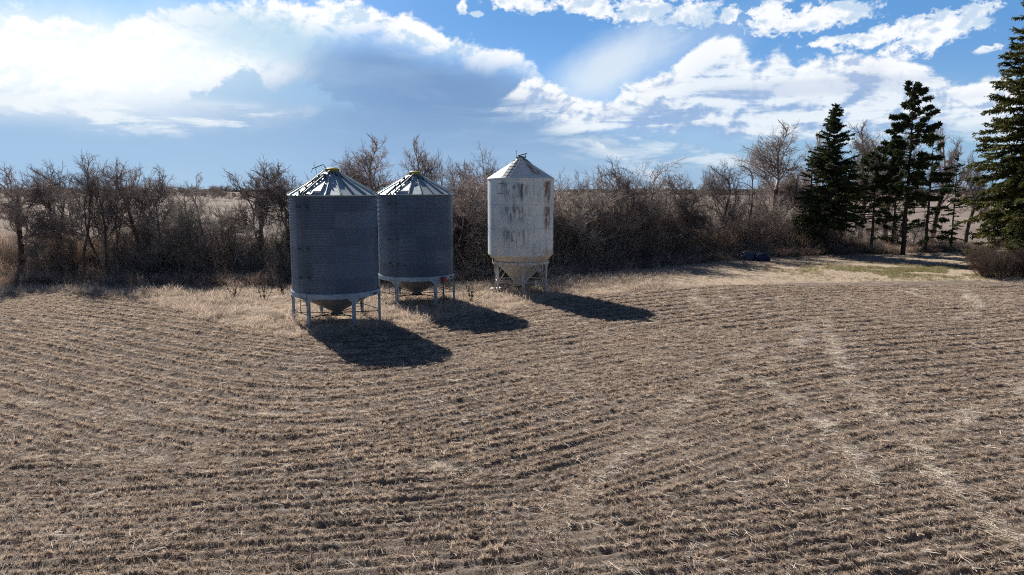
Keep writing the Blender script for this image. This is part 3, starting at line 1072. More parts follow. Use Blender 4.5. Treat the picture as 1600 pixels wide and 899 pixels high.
# white welded bin with rust streaks
m, nt, bb_ = principled('streaked_white_paint', 0.5, 0.0, 0.4)
t = nt.new('ShaderNodeTexCoord')
s = nt.new('ShaderNodeSeparateXYZ')
nt.l.new(t.outputs['Object'], s.inputs[0])
ang = nt.m('ARCTAN2', s.outputs[0], nt.m('MULTIPLY', s.outputs[1], -1.0))
vst = nt.xyz(nt.m('MULTIPLY', ang, 5.5), nt.m('MULTIPLY', s.outputs[2], 0.55), nt.m('MULTIPLY', nt.m('FLOOR', nt.m('DIVIDE', nt.m('ADD', s.outputs[2], 0.25), 1.41)), 3.7))
st1 = nt.noise(vst, 2.6, 6, 0.65)
cl = nt.noise(nt.xyz(nt.m('MULTIPLY', ang, 1.8), nt.m('MULTIPLY', s.outputs[2], 0.5), 5.0), 1.3, 4, 0.6)
base_ = nt.mix(nt.ss(nt.noise(t.outputs['Object'], 1.2, 5, .6), .35, .65), (0.64, 0.77, 0.83), (0.80, 0.86, 0.87))
st3 = nt.noise(nt.xyz(nt.m('MULTIPLY', ang, 4.0), nt.m('MULTIPLY', s.outputs[2], 0.35), 9.0), 2.2, 6, 0.65)


def tiers(sock_z, tops, length, fade):
    """1 just under each seam, falling to 0 below it"""
    out = None
    for tz in tops:
        d = nt.m('SUBTRACT', tz, sock_z)
        v = nt.m('MULTIPLY', nt.ss(d, 0.0, 0.15), nt.ss(d, length + fade, length - fade))
        out = v if out is None else nt.m('MAXIMUM', out, v)
    return out


def angband(a0, w, soft=0.06):
    d = nt.m('ABSOLUTE', nt.m('SUBTRACT', ang, a0))
    return nt.ss(d, w + soft, max(w - soft, 0.0))


drip = tiers(s.outputs[2], [6.75, 5.35, 3.95], 0.95, 0.35)
blue = nt.m('MULTIPLY', nt.m('MULTIPLY', drip, angband(-0.18, 0.36, 0.18)), nt.ss(st1, 0.47, 0.58))
base_ = nt.mix(nt.m('MULTIPLY', blue, 0.75), base_, (0.10, 0.15, 0.24))
blk = nt.m('MULTIPLY', nt.m('MULTIPLY', tiers(s.outputs[2], [6.70], 1.0, 0.3), angband(0.03, 0.035, 0.03)), nt.ss(st1, 0.3, 0.5, .5, 1))
base_ = nt.mix(nt.m('MULTIPLY', blk, 0.95), base_, (0.03, 0.035, 0.045))
rust = nt.m('MULTIPLY', nt.m('MULTIPLY', tiers(s.outputs[2], [6.85, 5.35], 1.35, 0.4), angband(0.92, 0.15, 0.10)), nt.ss(st1, 0.36, 0.52))
base_ = nt.mix(nt.m('MULTIPLY', rust, 0.9), base_, (0.13, 0.045, 0.025))
rust2 = nt.m('MULTIPLY', nt.ss(st3, 0.50, 0.66), nt.ss(cl, 0.42, 0.62))
base_ = nt.mix(nt.m('MULTIPLY', rust2, 0.6), base_, (0.30, 0.17, 0.11))
lowr = nt.m('MULTIPLY', nt.ss(s.outputs[2], 3.1, 2.2), nt.ss(nt.noise(t.outputs['Object'], 2.2, 5, .65), .42, .62))
base_ = nt.mix(nt.m('MULTIPLY', lowr, nt.ss(ang, 0.1, 0.9, 0.15, 0.75)), base_, (0.30, 0.17, 0.11))
cone = nt.ss(s.outputs[2], 2.36, 2.26)
base_ = nt.mix(nt.m('MULTIPLY', cone, nt.ss(st1, .35, .6, .35, .8)), base_, (0.56, 0.50, 0.42))
for sz in (5.37, 3.95):
    sl_ = nt.ss(nt.m('ABSOLUTE', nt.m('SUBTRACT', s.outputs[2], sz)), 0.035, 0.01)
    base_ = nt.mix(nt.m('MULTIPLY', sl_, 0.35), base_, (0.30, 0.27, 0.25))
nt.put(bb_.inputs['Base Color'], base_)
nt.put(bb_.inputs['Roughness'], nt.ss(st1, .3, .7, .38, .62))
M['white_bin'] = m

m, nt, bb_ = principled('rusting_white_roof', 0.5, 0.0, 0.4)
t = nt.new('ShaderNodeTexCoord')
s = nt.new('ShaderNodeSeparateXYZ')
nt.l.new(t.outputs['Object'], s.inputs[0])
ang = nt.m('ARCTAN2', s.outputs[0], nt.m('MULTIPLY', s.outputs[1], -1.0))
st1 = nt.noise(nt.xyz(nt.m('MULTIPLY', ang, 3.0), nt.m('MULTIPLY', s.outputs[2], 0.6), 0.0), 3.2, 6, 0.65)
rc = nt.mix(nt.ss(nt.noise(t.outputs['Object'], 1.5, 5, .6), .35, .65), (0.68, 0.76, 0.77), (0.80, 0.83, 0.82))
rs = nt.m('MULTIPLY', nt.m('MULTIPLY', angband(0.68, 0.26, 0.14), nt.ss(s.outputs[2], 6.95, 7.35)), nt.ss(st1, .40, .55))
rc = nt.mix(nt.m('MULTIPLY', rs, 0.85), rc, (0.22, 0.085, 0.05))
rc = nt.mix(nt.m('MULTIPLY', nt.m('MULTIPLY', nt.ss(ang, .9, 1.3), nt.ss(st1, .45, .6)), 0.7), rc, (0.16, 0.10, 0.08))
rc = nt.mix(nt.m('MULTIPLY', nt.ss(st1, .58, .7), 0.3), rc, (0.35, 0.22, 0.15))
nt.put(bb_.inputs['Base Color'], rc)
M['white_roof'] = m

loc3 = (0.53, 44.4, 0.0)
w3 = empty('welded_grain_bin', loc3, math.atan2(-loc3[0], loc3[1]))
tag(w3, 'white smooth walled hopper bin with rust streaks, standing right of the grey bins', 'grain bin')
R3 = 2.02
ZB, ZE, ZA = 2.33, 6.95, 8.22
MB().lathe([(R3 - .002, ZB), (R3, ZB + .02), (R3, ZB + .05), (R3, 3.91), (R3, 3.93), (R3 + .005, 3.95), (R3, 3.97), (R3, 3.99), (R3, 5.33), (R3, 5.35), (R3 + .005, 5.37), (R3, 5.39), (R3, 5.41), (R3, ZE - .05), (R3, ZE)], 96).build('wall', M['white_bin'], w3, smooth=True)
rf = MB().lathe([(R3 + .03, ZE - .07), (R3 + .045, ZE - .03), (R3 + .02, ZE + .01), (0.26, ZA - .12), (0.24, ZA)], 64, cap1=False)
rfo = rf.build('roof', M['white_roof'], w3, smooth=True)
for i in range(8):      # welded roof seams
    pass
cp = MB().lathe([(.29, ZA - .02), (.30, ZA + .03), (0.0, ZA + .09)], 20)
cpo = cp.build('roof_cap', M['rung'], w3)
rr_ = Matrix.Rotation(R(-14), 3, 'Y')
MB().box((.12, -.05, ZA + .16), (.56, .5, .04), rr_).box((.30, -.05, ZA + .05), (.05, .4, .16)).build('lid', M['rung'], cpo)
MB().tube([(-.27, -.1, ZA - .05), (-.27, -.1, ZA + .42)], .014, 5).box((-.27, -.1, ZA + .36), (.05, .03, .05)).build('lid_rod', M['rung'], cpo)
fl = MB()
fl.add([polar(.27, .5, ZA - .06), polar(.30, 1.5, ZA - .06), polar(.72, 1.35, ZA - .38), polar(.55, .8, ZA - .29)], [(0, 3, 2, 1)])
fl.build('peak_sheet', M['steel_blue'], rfo)  # blue-grey sheet laid on the roof right of the cap
# hopper cone, goes through the stand ring
cn = MB().lathe([(R3 - .002, ZB + .005), (1.66, 1.90), (0.24, .42), (.22, .32)], 64)
cno = cn.build('hopper', M['white_bin'], w3, smooth=True)
MB().box((0, 0, .30), (.5, .5, .05)).tube([(0, -.2, .3), (0, -.65, .3)], .03, 6).build('slide_gate', M['dark'], cno)
RS, ZS = 1.70, 1.84
MB().lathe([(RS - .05, ZS - .08), (RS + .05, ZS - .08), (RS + .05, ZS + .08), (RS - .05, ZS + .08), (RS - .05, ZS - .08)], 48).build('stand_ring', M['white_frame'], w3)
la0 = 6
for i in range(6):
    a = R(la0 + 60 * i)
    MB().tube([polar(RS, a, ZS), polar(RS - .02, a, .02)], .075, 8).box(polar(RS - .02, a, .015), (.26, .26, .03), Matrix.Rotation(a, 3, 'Z')).build('leg', M['white_frame'], w3)
    a2 = R(la0 + 60 * (i + 1))
    am = (a + a2) / 2
    MB().tube([polar(RS, a, .62), polar(RS * .985, am, ZS - .08) * 1.0, ], .032, 6).tube([polar(RS, a2, .62), polar(RS * .985, am, ZS - .08)], .032, 6).build('brace', M['white_frame'], w3)
    MB().tube([polar(RS, a, .66), polar(RS, a2, .66)], .035, 6).build('brace', M['white_frame'], w3)
for i in (0, 2, 4):
    a, a2 = R(la0 + 60 * i), R(la0 + 60 * (i + 3))
MB().tube([polar(RS, R(la0 + 60), .55), polar(RS, R(la0 + 240), .55)], .03, 6).build('brace', M['white_frame'], w3)
# inspection port wheel on the cone, right front
aw = R(47)
cw = polar(1.46, aw, 1.52)
Tw = Matrix.Translation(cw) @ Matrix.Rotation(aw, 4, 'Z') @ Matrix.Rotation(R(-42), 4, 'X')
wh = MB()
pts_ = [Tw @ Vector((.25 * math.cos(q), -.08, .25 * math.sin(q))) for q in [2 * math.pi * i / 20 for i in range(21)]]
wh.tube(pts_, .035, 6)
wh.tube([Tw @ Vector((-.25, -.09, 0)), Tw @ Vector((.25, -.09, 0))], .02, 5)
wh.tube([Tw @ Vector((0, -.09, -.25)), Tw @ Vector((0, -.09, .25))], .02, 5)
wh.tube([Tw @ Vector((0, .05, 0)), Tw @ Vector((0, -.02, 0))], .21, 16)
wh.build('inspection_port', M['white_frame'], cno)
# latch at left where the cone meets the stand
MB().tube([polar(1.80, R(-68), 1.90), polar(1.86, R(-60), 2.28)], .035, 6).build('gate_crank', M['dark'], w3)
# roof ladder
aR = R(-24)
zz3 = lambda r_: ZE + (R3 - r_) * (ZA - ZE - .12) / (R3 - .26) + .11
sv = Vector((math.cos(aR), math.sin(aR), 0))
rl3 = MB()
for u in (-.22, .22):
    rl3.tube([polar(r_, aR, zz3(r_)) + sv * u for r_ in (2.1, .55)], .02, 6)
    rl3.tube([polar(.55, aR, zz3(.55)) + sv * u, polar(.42, aR, zz3(.42) - .1) + sv * u], .02, 6)
for q in range(6):
    r_ = 1.95 - q * .27
    rl3.tube([polar(r_, aR, zz3(r_)) - sv * .22, polar(r_, aR, zz3(r_)) + sv * .22], .018, 5)
rl3.build('roof_ladder', M['rung'], w3)
wl = MB()
al = R(-31)
wl.tube([polar(R3 + .12, al, 7.02), polar(R3 + .12, al, 6.02)], .018, 6)
for z in (6.62, 6.05):
    wl.tube([polar(R3 + .1, al - .13, z), polar(R3 + .1, al + .06, z)], .016, 5)
    wl.tube([polar(R3, al, z), polar(R3 + .12, al, z)], .016, 5)
wl.build('wall_ladder', M['rung'], w3)
lt = MB()       # faded raised lettering strip, illegible blocks
q = R(14)
for i, wd in enumerate([.06, .07, .07, .03, .07, .06, .07, .03, .07, .07, .06, .07]):
    lt.box(polar(R3 + .002, q, 6.32), (wd, .006, .11), Matrix.Rotation(q, 3, 'Z'))
    q += (wd + .035) / R3
lt.build('lettering', M['hatch'], w3)


# ---------------------------------------------------------------- trees
def unit(v):
    return v / (math.sqrt(float(v @ v)) + 1e-9)


def rand_perp(r, d):
    v = r.normal(0, 1, 3)
    v = v - d * (v @ d)
    return unit(v)


def grow(r, out, p, d, L, rad, lvl, P):
    ns = P['ns'][min(lvl, len(P['ns']) - 1)]
    maxl = P['max']
    r_end = rad * (0.62 if lvl < maxl else 0.5)
    pts = [p]
    ds = [d]
    for k in range(ns):
        d = unit(d + r.normal(0, P['wander'] * (1 + 0.25 * lvl), 3) + np.array([0, 0, P['up']]))
        ra, rb = rad + (r_end - rad) * k / ns, rad + (r_end - rad) * (k + 1) / ns
        q = p + d * L / ns
        out[0 if lvl <= P['trunk_lvl'] else 1].append((*p, ra, *q, rb))
        p = q
        pts.append(p)
        ds.append(d)
    if lvl >= maxl:
        return
    nc = P['kids'][lvl]
    for c in range(nc):
        f = P['first'][lvl] + (1 - P['first'][lvl]) * ((c + r.uniform(0.1, 0.9)) / nc)
        f = min(f, 0.999)
        i = int(f * ns)
        q = pts[i] + (pts[i + 1] - pts[i]) * (f * ns - i)
        ang = R(P['ang'][lvl]) * r.uniform(0.7, 1.25)
        nd = unit(ds[i + 1] * math.cos(ang) + rand_perp(r, ds[i + 1]) * math.sin(ang))
        if nd[2] < -0.25:
            nd[2] *= -0.4
            nd = unit(nd)
        ll = L * P['ratio'][lvl] * r.uniform(0.65, 1.2) * (1.15 - 0.45 * f if lvl == 0 else 1.0)
        rr = max(rad * P['rr'][lvl] * (1 - 0.35 * f), P['rmin'])
        grow(r, out, q, nd, ll, rr, lvl + 1, P)
    # leader continues
    if lvl < maxl:
        grow(r, out, p, d, L * P['lead'], r_end, lvl + 1, P)


BASE = dict(ns=[5, 4, 3, 3, 2, 2], max=5, wander=0.16, up=0.06, trunk_lvl=0, kids=[6, 5, 5, 5, 4], first=[0.55, 0.25, 0.2, 0.15, 0.1], ang=[48, 45, 45, 45, 45],
            ratio=[0.62, 0.60, 0.58, 0.55, 0.6], rr=[0.55, 0.6, 0.55, 0.55, 0.6], rmin=0.008, lead=0.55)


def tree_proto(seed, L, rad, twig='twig', bark='bark', stems=1, lean=(0, 0), **kw):
    P = dict(BASE)
    P.update(kw)
    r = np.random.default_rng(seed)
    out = [[], []]
    for s_ in range(stems):
        a = 6.283 * s_ / max(stems, 1) + r.uniform(0, 1)
        off = np.array([math.cos(a), math.sin(a), 0]) * (0.22 if stems > 1 else 0)
        d0 = unit(np.array([lean[0], lean[1], 1.0]) + off * 0.9)
        grow(r, out, off + np.array([0, 0, -0.1]), d0, L * r.uniform(.85, 1.1), rad * (1 if stems == 1 else .75), 0, P)
    S = np.array(out[0] + out[1])
    top = np.percentile(S[:, 6], 99.7)
    tm_ = seg_mesh('trunk', out[0], 7)
    tm_.polygons.foreach_set('use_smooth', np.ones(len(tm_.polygons), bool))
    cm_ = seg_mesh('crown', out[1], 3)
    tm_.materials.append(M[bark])
    cm_.materials.append(M[twig])
    return tm_, cm_, float(top)


PR = {
    'spread': tree_proto(1, 4.2, 0.17, kids=[7, 5, 5, 5, 4], ang=[52, 42, 45, 45, 45]),
    'spread2': tree_proto(2, 3.6, 0.16, kids=[6, 5, 5, 5, 4], first=[.35, .25, .2, .15, .1], wander=0.2),
    'round': tree_proto(3, 3.6, 0.17, rmin=.006, kids=[6, 5, 5, 5, 4], ratio=[.85, .66, .58, .55, .6], first=[.55, .3, .2, .15, .1], ang=[45, 38, 42, 45, 45], wander=.15),
    'multi': tree_proto(4, 4.6, 0.17, stems=3, kids=[4, 4, 5, 4, 4], ang=[38, 42, 45, 45, 45], first=[.4, .2, .2, .1, .1], wander=.12),
    'slim': tree_proto(5, 5.2, 0.12, kids=[9, 4, 4, 4], max=4, ratio=[.32, .55, .55, .6], ang=[42, 42, 45, 45], first=[.3, .2, .2, .2], wander=.07),
    'open': tree_proto(6, 4.6, 0.15, kids=[5, 4, 4, 3], max=4, ratio=[.55, .5, .5, .5], ang=[40, 48, 50, 50], first=[.4, .3, .3, .2], wander=.17),
    'pale': tree_proto(7, 4.0, 0.13, twig='twig_pale', bark='bark_pale', kids=[6, 5, 5, 4, 4], wander=.18),
    'pale2': tree_proto(8, 3.4, 0.13, twig='twig_pale', bark='bark', kids=[6, 5, 5, 4, 4], wander=.2, first=[.3, .2, .2, .2, .1]),
    'lean': tree_proto(9, 4.6, 0.22, lean=(0.75, -.1), kids=[5, 5, 5, 5, 4], wander=.18, first=[.5, .2, .2, .1, .1], up=.10),
    'tallround': tree_proto(10, 5.2, 0.20, rmin=.006, kids=[7, 6, 6, 6, 5], ratio=[.62, .62, .58, .55, .6], first=[.42, .2, .2, .15, .1], ang=[48, 46, 45, 45, 45], wander=.15),
}


def place_tree(kind, px, y, py_top, label, rz=0.0, sx=1.0, name='bare_tree', group='bare trees of the shelterbelt', cat='tree'):
    tm_, cm_, top = PR[kind]
    H = z_at(py_top, y)
    s_ = H / top
    root = empty(name, (x_at(px, y, H * .6), y, 0.0), rz)
    root.scale = (s_ * sx, s_ * sx, s_)
    tag(root, label, cat, group)
    for nm, me in (('trunk', tm_), ('crown', cm_)):
        o = bpy.data.objects.new(nm, me)
        COL.objects.link(o)
        o.parent = root
    return root


def by(px, off):            # depth of the belt at a picture column + offset
    off = off + float(np.interp(px, [-90, 430, 560, 820, 1000, 1500], [1.3, 1.2, 0.3, 0.2, 2.8, 2.2]))
    g = ground(px, 452 if px < 450 else float(np.interp(px, [450, 740, 870, 1000, 1100, 1200, 1330, 1500], [449, 443, 438, 426, 415, 407, 401, 397])))
    return g[1] + off


TREES = [
    ('spread2', 30, 3.5, 264, 'bare crooked tree with a flat crown at the far left edge', 0.3, 1.0),
    ('spread', 76, 5.0, 256, 'bare dark branching tree, second from the left edge', 1.9, .8),
    ('pale', 118, 3.0, 244, 'tallest bare tree left of the dark three stemmed one, leaning right', 2.6, .8),
    ('multi', 158, 3.6, 250, 'bare tree with several dark straight stems close together', 0.2, .8),
    ('spread', 222, 4.5, 254, 'bare tree with a dark crooked trunk right of the many stemmed tree', 4.0, .9),
    ('pale', 258, 5.0, 262, 'pale bare tree with a rounded greyish crown at left', 5.1, .9),
    ('open', 303, 3.5, 290, 'slender bare tree with sparse drooping side branches, low at left', 1.0, .8),
    ('pale2', 338, 4.2, 275, 'low pale bare tree with a wide crown halfway between left edge and bins', 0.6, 1.1),
    ('spread2', 402, 4.5, 252, 'bare dark tree with upright branches left of the nearest bin', 3.1, .9),
    ('spread', 440, 6.0, 261, 'bare tree whose crown touches the left edge of the nearest bin', 2.2, .85),
    ('slim', 500, 7.0, 262, 'thin bare tree showing just above the nearest bin', 2.0, 1.0),
    ('spread', 556, 8.0, 262, 'bare tree in the gap left of the tall pair behind the bins', 4.4, .8),
    ('tallround', 588, 8.5, 221, 'left one of the two tall bare trees behind the grey bins', 1.2, 1.1),
    ('tallround', 645, 9.5, 221, 'right one of the two tall bare trees, rising behind the middle bin', 3.6, .8),
    ('slim', 690, 5.0, 243, 'thin bare pole like tree right of the middle bin cap', 0.9, .8),
    ('spread2', 716, 3.5, 258, 'bare tree with a dark bent trunk between the middle and the white bin', 0.2, .9),
    ('multi', 755, 6.0, 238, 'dense bare tree close behind the left edge of the white bin', 1.6, .8),
    ('spread', 835, 8.0, 275, 'bare tree almost hidden by the white bin', 1.7, .8),
    ('pale2', 893, 6.0, 272, 'bare tree just right of the white bin', 2.9, .8),
    ('pale', 930, 5.0, 262, 'pale limbed bare tree between the white bin and the big round crown', 4.2, .8),
    ('round', 983, 5.0, 251, 'wide round crowned bare tree right of the white bin', 0.5, .95),
    ('slim', 1046, 6.0, 270, 'thin bare tree right of the round crowned one', 1.5, 1.1),
    ('spread2', 1078, 4.0, 274, 'reddish grey bare tree with a low fork', 5.5, .8),
    ('spread', 1120, 4.2, 254, 'bare bushy tree left of the sparse dead looking one', 0.9, .8),
    ('open', 1166, 3.8, 256, 'sparse bare tree with a few crooked limbs behind the blue tarpaulin', 2.5, .8),
    ('open', 1190, 7.0, 292, 'short crooked bare tree left of the tall wide crowned tree', 0.4, .9),
    ('tallround', 1222, 6.5, 199, 'tall bare tree with a broad crown left of the spruces', 0.8, 1.12),
    ('tallround', 1268, 9.0, 212, 'tall bare tree partly hidden behind the left spruce', 2.9, .9),
    ('tallround', 1350, 10.0, 196, 'tall bare tree with a curved limb between spruce and pine', 4.6, 1.0),
    ('round', 1392, 11.0, 200, 'tall bare tree behind the pine', 3.3, .7),
    ('lean', 1462, 8.0, 198, 'tall bare tree bending right behind the conifers', 0.0, .75),
    ('lean', 1512, 5.0, 262, 'bare thick trunk leaning right into the large spruce', 0.25, 1.0),
]
for (k_, px, off, top, lab, rz, sx) in TREES:
    place_tree(k_, px, by(px, off + 1.3), top, lab, rz, sx)


# ---- conifers
def conifer(name, loc, H, Rb, label, seed, mat, lowest=.08, prof=1.0, whorl=.32, per=7, clump=False, trunk_r=.16, droop=.25, dens=1.0, ragged=.25, cat='spruce', group='conifers on the right', leaf=.10, gapf=0.0, wild=0.0):
    r = np.random.default_rng(seed)
    root = empty(name, loc)
    tag(root, label, cat, group)
    tr = []
    p = np.array([0, 0, -.1])
    nseg = 12
    for k in range(nseg):
        q = np.array([r.normal(0, .03), r.normal(0, .03), H * (k + 1) / nseg])
        if k == nseg - 1:
            q[2] = H * .985
        tr.append((*p, trunk_r * (1 - k / nseg) + .015, *q, trunk_r * (1 - (k + 1) / nseg) + .012))
        p = q
    br = []
    C, A, B = [], [], []       # needle faces
    z = H * lowest
    while z < H * .985:
        f = (z - H * lowest) / (H * (1 - lowest))
        Lz = Rb * ((1 - f) ** prof) + .18
        if f < .12:
            Lz *= .75 + 2 * f
        for b_ in range(max(3, int(per * (0.6 + 0.5 * (1 - f))))):
            if r.uniform() < gapf:
                continue
            a = r.uniform(0, 6.283)
            L = Lz * r.uniform(1 - ragged * 1.6, 1 + ragged * .6)
            zz = z + r.uniform(-.5, .5) * whorl
            elv = (.45 * f + (-.05)) + r.normal(0, .08 + .10 * wild)
            d = np.array([math.cos(a) * math.cos(elv), math.sin(a) * math.cos(elv), math.sin(elv)])
            pts = [np.array([0, 0, zz])]
            ns = 5
            for k in range(ns):
                u = (k + 1) / ns
                dd = d.copy()
                dd[2] += -droop * math.sin(u * 2.2) * (1 - f) + (.25 * droop if u > .8 else 0)
                pts.append(pts[-1] + unit(dd) * L / ns)
            for k in range(ns):
                br.append((*pts[k], .028 * (1 - k / ns) * (1 + L * .3) + .006, *pts[k + 1], .028 * (1 - (k + 1) / ns) * (1 + L * .3) + .006))
            nt_ = int((9 + L * 13) * dens)
            for t_ in range(nt_):
                u = r.uniform(.55 if clump else .16, 1.0)
                i = min(int(u * ns), ns - 1)
                c0_ = pts[i] + (pts[i + 1] - pts[i]) * (u * ns - i)
                bd = unit(pts[i + 1] - pts[i])
                side = unit(np.cross(bd, [0, 0, 1])) * (1 if r.uniform() < .5 else -1)
                tl = (.14 + .42 * (1 - abs(u - .55)) * min(L, 2.6) / 2.6) * r.uniform(.5, 1.1)
                if clump:
                    td = unit(r.normal(0, 1, 3) + np.array([0, 0, .6]) + bd)
                    tl = .30 * r.uniform(.5, 1.2)
                else:
                    td = unit(side * .9 + bd * .75 + np.array([0, 0, -.22 - .15 * wild + r.normal(0, .16 + .28 * wild)]))
                nl = 3 + int(tl / .11)
                for q in range(nl):
                    c_ = c0_ + td * tl * (q + .5) / nl + r.normal(0, .02, 3)
                    C.append(c_)
                    A.append(unit(td + r.normal(0, .45, 3)) * leaf * r.uniform(.7, 1.3))
                    B.append(unit(r.normal(0, 1, 3)) * leaf * .42)
        z += whorl * r.uniform(.7, 1.3)
    for k in range(60):         # leader
        C.append(np.array([r.normal(0, .05), r.normal(0, .05), H * (1 - .06 * r.uniform())]))
        A.append(unit(np.array([r.normal(0, .5), r.normal(0, .5), 1])) * leaf)
        B.append(unit(r.normal(0, 1, 3)) * leaf * .4)
    C, A, B = np.array(C), np.array(A), np.array(B)
    V = np.stack([C - A, C + B, C + A, C - B], 1).reshape(-1, 3)
    Fq = np.arange(len(V)).reshape(-1, 4)
    tmesh = seg_mesh('trunk', tr + br, 8)
    o = link('trunk', tmesh, M['bark'], root, True)
    link('foliage', np_mesh('foliage', V, Fq), mat, root)
    return root


def con(px, y, top, *a, **k):
    H = z_at(top, y)
    return conifer(a[0], (x_at(px, y, H * .5), y, 0.0), H, *a[1:], **k)


yc = by(1300, 0.0)
con(1299, yc, 162, 'spruce_tree', 3.3, 'dense pointed dark spruce, leftmost of the tall conifers', 21, M['spruce'], lowest=.20, prof=.80, per=11, droop=.12, dens=1.3, wild=.7, ragged=.4, gapf=.12, whorl=.27, leaf=.12)
con(1266, yc + 3, 246, 'spruce_tree', 2.3, 'shorter ragged dark spruce tucked against the left side of the dense one', 22, M['spruce'], lowest=.22, prof=.6, ragged=.4, per=6, gapf=.2)
con(1366, yc + 3, 236, 'spruce_tree', 2.9, 'blunt topped dark conifer between the dense spruce and the tall pine', 23, M['spruce'], lowest=.30, prof=.45, ragged=.45, clump=True, gapf=.3, per=7, dens=2.2, droop=.1)
con(1420, yc + .5, 130, 'pine_tree', 3.4, 'tall open pine with a bare lower trunk, tallest of the far conifers', 24, M['spruce'], lowest=.34, prof=.6, whorl=.42, per=8, clump=True, dens=5.0, leaf=.15, droop=.05, ragged=.4, trunk_r=.22, cat='pine', gapf=.18)
con(1452, yc + 3, 214, 'spruce_tree', 3.0, 'ragged dark conifer just right of the tall pine', 25, M['spruce'], lowest=.14, prof=.6, whorl=.5, per=6, ragged=.5, gapf=.35, clump=True, dens=2.3, droop=.2)
con(1398, yc + 6, 262, 'spruce_tree', 2.6, 'low dark conifer behind the trunk of the tall pine', 28, M['spruce'], lowest=.12, prof=.5, whorl=.5, per=6, ragged=.5, gapf=.35, clump=True, dens=2.0)
con(1491, yc + 2, 243, 'spruce_tree', 1.2, 'small thin sparse spruce standing alone right of the pine', 26, M['spruce'], lowest=.15, prof=.7, whorl=.42, per=5, ragged=.4, trunk_r=.09, dens=.8, gapf=.3)
ybig = ground(1600, 428)[1]
con(1630, ybig, -150, 'spruce_tree', 4.9, 'large near spruce with olive lit boughs cut by the right edge', 27, M['spruce_olive'], lowest=.09, prof=.85, whorl=.46, per=15, droop=.34, trunk_r=.28, ragged=.40, dens=1.7, leaf=.12, wild=1.0, gapf=.1, cat='spruce')


# ---------------------------------------------------------------- brush (uncountable)
def brush_proto(name, seed, nst, H, rad, mat, side=5, thick=.011, spread=.25):
    r = np.random.default_rng(seed)
    S = []
    for i in range(nst):
        a = r.uniform(0, 6.283)
        q = rad * math.sqrt(r.uniform())
        p = np.array([q * math.cos(a), q * math.sin(a), -.05])
        d = unit(np.array([math.cos(a) * spread * q / rad + r.normal(0, .16), math.sin(a) * spread * q / rad + r.normal(0, .16), 1.0]))
        L = H * r.uniform(.45, 1.0)
        rr = thick * r.uniform(.7, 1.5)
        ns = 4
        for k in range(ns):
            d = unit(d + r.normal(0, .07, 3))
            q2 = p + d * L / ns
            ra, rb = rr * (1 - .8 * k / ns), rr * (1 - .8 * (k + 1) / ns)
            S.append((*p, ra * 1.25, *q2, rb * 1.25))
            if k >= 1:
                for t_ in range(side // 2 + (k % 2)):
                    u = r.uniform()
                    c_ = p + (q2 - p) * u
                    td = unit(d * .8 + rand_perp(r, d) * r.uniform(.4, .9))
                    tl = L * .20 * r.uniform(.5, 1.3)
                    e = c_ + td * tl
                    S.append((*c_, rb * .7, *e, rb * .35))
                    td2 = unit(td + rand_perp(r, td) * .7)
                    S.append((*(c_ + td * tl * .5), rb * .5, *(c_ + td * tl * .5 + td2 * tl * .6), rb * .3))
            p = q2
    me = seg_mesh(name, S, 3)
    me.materials.append(mat)
    return me


brush = [brush_proto('brush_clump', s_, 62, 3.0, .95, M['brush'], 5) for s_ in range(70, 75)]
brush_p = [brush_proto('brush_clump', s_, 48, 3.0, .9, M['twig_pale'], 6) for s_ in range(80, 83)]
sap = []
for s_, tw_ in ((90, 'twig'), (91, 'twig'), (92, 'twig_pale'), (93, 'twig_pale'), (94, 'twig_pale')):
    tm_, cm_, top = tree_proto(s_, 3.4, 0.06, twig=tw_, max=4, kids=[8, 5, 5, 4], ratio=[.45, .6, .6, .6], first=[.2, .15, .15, .1], ang=[40, 45, 45, 45], wander=.14, rr=[.5, .6, .6, .6], trunk_lvl=-1)
    bpy.data.meshes.remove(tm_)
    cm_.name = 'sapling'
    cm_.materials[0] = M[tw_]
    sap.append((cm_, top))

pxs = rng.uniform(-90, 1520, 1120)
H_px = [(-90, 356), (0, 358), (450, 355), (600, 345), (760, 330), (880, 322), (990, 318), (1060, 330), (1150, 335), (1230, 322), (1300, 335), (1330, 365), (1520, 372)]
P_, R_, S_, V_ = [], [], [], []
for px in pxs:
    y0 = by(px, 0)
    off = rng.uniform(0, 1) ** 1.2 * 6.5
    yy = y0 + 3.6 + off * .9
    xx = (px - 800) / F_PX * (yy * 1.0 + .8)
    top = np.interp(px, [q[0] for q in H_px], [q[1] for q in H_px]) + rng.normal(0, 9) + (8 if off > 3 else 22)
    h = max(.6, z_at(top, yy)) * float(0.72 + 0.5 * vnoise(np.array([xx]), np.array([yy]), .22, 61)[0])
    if off < 1.6:
        h *= rng.uniform(.25, .7)
    P_.append((xx, yy, 0))
    R_.append((rng.normal(0, .08), rng.normal(0, .08), rng.uniform(0, 6.28)))
    w_ = rng.uniform(.8, 1.25)
    S_.append((w_, w_, h / 2.7))
    V_.append(int(rng.integers(0, 5)) if rng.uniform() < .6 else 5 + int(rng.integers(0, 3)))
scatter('thicket', P_, R_, S_, brush + brush_p, 'dense tangle of bare brown brush along the shelterbelt', 'brush', V_)

